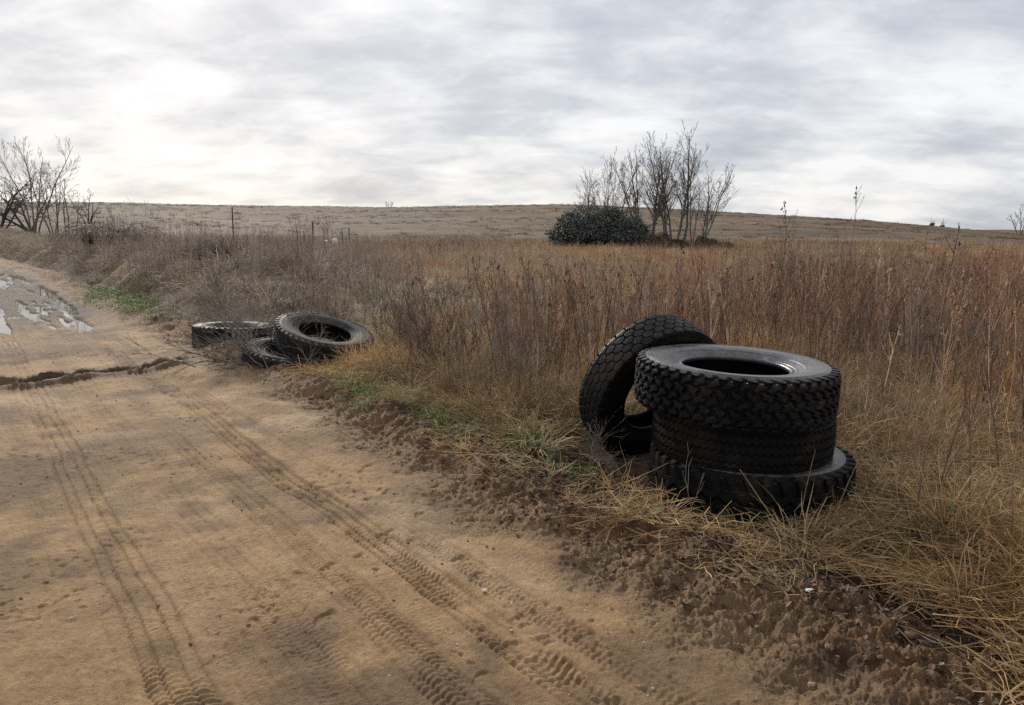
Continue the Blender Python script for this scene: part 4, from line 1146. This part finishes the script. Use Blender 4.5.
# ------------------------------------------------------------------ sky, sun, camera
SUN_AZ, SUN_EL = R(-26), R(26)
def build_world():
    w = bpy.data.worlds.new('World'); sc.world = w; w.use_nodes = True
    nt = w.node_tree; nt.nodes.clear()
    out = N(nt, 'ShaderNodeOutputWorld'); bg = N(nt, 'ShaderNodeBackground'); bg.inputs[1].default_value = 1
    nt.links.new(bg.outputs[0], out.inputs[0])
    sky = N(nt, 'ShaderNodeTexSky', sky_type='NISHITA'); sky.sun_disc = False
    sky.sun_elevation = SUN_EL; sky.sun_rotation = SUN_AZ; sky.dust_density = 2
    skys = N(nt, 'ShaderNodeVectorMath', operation='SCALE'); nt.links.new(sky.outputs[0], skys.inputs[0]); skys.inputs['Scale'].default_value = .05
    tc = N(nt, 'ShaderNodeTexCoord'); sp = N(nt, 'ShaderNodeSeparateXYZ'); nt.links.new(tc.outputs['Generated'], sp.inputs[0])
    def mth(op, a, b=None, c=None):
        n = N(nt, 'ShaderNodeMath', operation=op)
        for i, q in enumerate((a, b, c)):
            if q is None: continue
            if isinstance(q, (int, float)): n.inputs[i].default_value = q
            else: nt.links.new(q, n.inputs[i])
        return n.outputs[0]
    zz = mth('MAXIMUM', sp.outputs[2], 0.0); den = mth('ADD', zz, .26)
    cb = N(nt, 'ShaderNodeCombineXYZ')
    nt.links.new(mth('DIVIDE', sp.outputs[0], den), cb.inputs[0]); nt.links.new(mth('DIVIDE', sp.outputs[1], den), cb.inputs[1])
    big = tex_noise(nt, 1.1, 3, .5, cb.outputs[0], .3)
    n1 = tex_noise(nt, 2.3, 10, .56, cb.outputs[0], .25)
    mp = N(nt, 'ShaderNodeMapping'); mp.inputs['Location'].default_value = (3.3, 1.7, 0); mp.inputs['Rotation'].default_value = (0, 0, R(20)); mp.inputs['Scale'].default_value = (.9, 1.6, 1); nt.links.new(cb.outputs[0], mp.inputs[0])
    n2 = tex_noise(nt, 4.0, 10, .60, mp.outputs[0], .4)
    f = mth('ADD', mth('ADD', mth('MULTIPLY', big.outputs[0], .36), mth('MULTIPLY', n1.outputs[0], .40)), mth('MULTIPLY', n2.outputs[0], .24))
    # brighter towards the veiled sun
    sd = Vector((math.sin(SUN_AZ) * math.cos(SUN_EL), math.cos(SUN_AZ) * math.cos(SUN_EL), math.sin(SUN_EL)))
    dp = N(nt, 'ShaderNodeVectorMath', operation='DOT_PRODUCT'); nt.links.new(tc.outputs['Generated'], dp.inputs[0]); dp.inputs[1].default_value = sd
    gl = mth('POWER', mth('MAXIMUM', dp.outputs['Value'], 0.0), 9.0)
    f = mth('ADD', f, mth('MULTIPLY', gl, .010))
    # brighter break low over the horizon, below the veiled sun
    hb = mth('MULTIPLY', mth('MULTIPLY', mth('POWER', mth('SUBTRACT', 1.0, zz), 34.0), .080), mth('POWER', mth('MAXIMUM', dp.outputs['Value'], 0.0), 3.0))
    f = mth('ADD', f, hb)
    cr = ramp(nt, f, [(.39, (.166, .178, .203)), (.465, (.209, .219, .239)), (.52, (.260, .266, .279)), (.585, (.312, .315, .322))])
    warm = N(nt, 'ShaderNodeMix', data_type='RGBA', blend_type='MULTIPLY')
    nt.links.new(mth('MULTIPLY', mth('POWER', mth('SUBTRACT', 1.0, zz), 14.0), mth('MAXIMUM', dp.outputs['Value'], 0.0)), warm.inputs[0])
    nt.links.new(cr.outputs[0], warm.inputs[6]); warm.inputs[7].default_value = (1.06, 1.0, .89, 1)
    # holes in the cover let a little of the blue through
    mx = N(nt, 'ShaderNodeMix', data_type='RGBA'); mx.inputs[0].default_value = .96
    nt.links.new(skys.outputs[0], mx.inputs[6]); nt.links.new(warm.outputs[2], mx.inputs[7])
    nt.links.new(mx.outputs[2], bg.inputs[0])
    L = bpy.data.lights.new('sun', 'SUN'); L.energy = 1.5; L.angle = R(10); L.color = (1, .95, .87)
    o = bpy.data.objects.new('sun', L); col.objects.link(o)
    o.rotation_euler = (-sd).to_track_quat('-Z', 'Y').to_euler()
def build_haze(d):
    import bmesh
    me = bpy.data.meshes.new('haze'); bm = bmesh.new(); bmesh.ops.create_cube(bm, size=1); bm.to_mesh(me); bm.free()
    o = obj('haze', me); o.scale = (7000, 7000, 70); o.location = (0, 0, 35 - 15)
    m = bpy.data.materials.new('haze'); m.use_nodes = True; nt = m.node_tree; nt.nodes.clear()
    out = N(nt, 'ShaderNodeOutputMaterial'); v = N(nt, 'ShaderNodeVolumePrincipled')
    v.inputs['Color'].default_value = (.93, .95, 1, 1); v.inputs['Density'].default_value = d; v.inputs['Anisotropy'].default_value = .3
    nt.links.new(v.outputs[0], out.inputs['Volume']); me.materials.append(m)
    tag(o, kind='stuff')
def build_camera():
    c = bpy.data.cameras.new('camera'); o = bpy.data.objects.new('camera', c); col.objects.link(o)
    c.sensor_width = 36; c.sensor_fit = 'HORIZONTAL'; c.lens = 760 / 1024 * 36; c.clip_start = .05; c.clip_end = 9000
    p = math.atan((352.5 - 234) / 760)
    o.location = (0, 0, 1.5); o.rotation_euler = (math.pi / 2 - p, 0, 0)
    sc.camera = o

build_ground()
build_water()
build_tyres()
build_vegetation()
build_trees()
build_singles()
build_world()
build_camera()
HAZE = 0.0
if HAZE: build_haze(HAZE)
sc.render.engine = 'CYCLES'
sc.cycles.max_bounces = 5; sc.cycles.diffuse_bounces = 3; sc.cycles.transparent_max_bounces = 8
sc.cycles.volume_bounces = 0
sc.cycles.sample_clamp_direct = 6; sc.cycles.sample_clamp_indirect = 3
sc.cycles.use_denoising = False
vs = sc.view_settings
vs.view_transform = 'Standard'; vs.look = 'None'; vs.exposure = 1.6; vs.gamma = 1; vs.use_curve_mapping = False
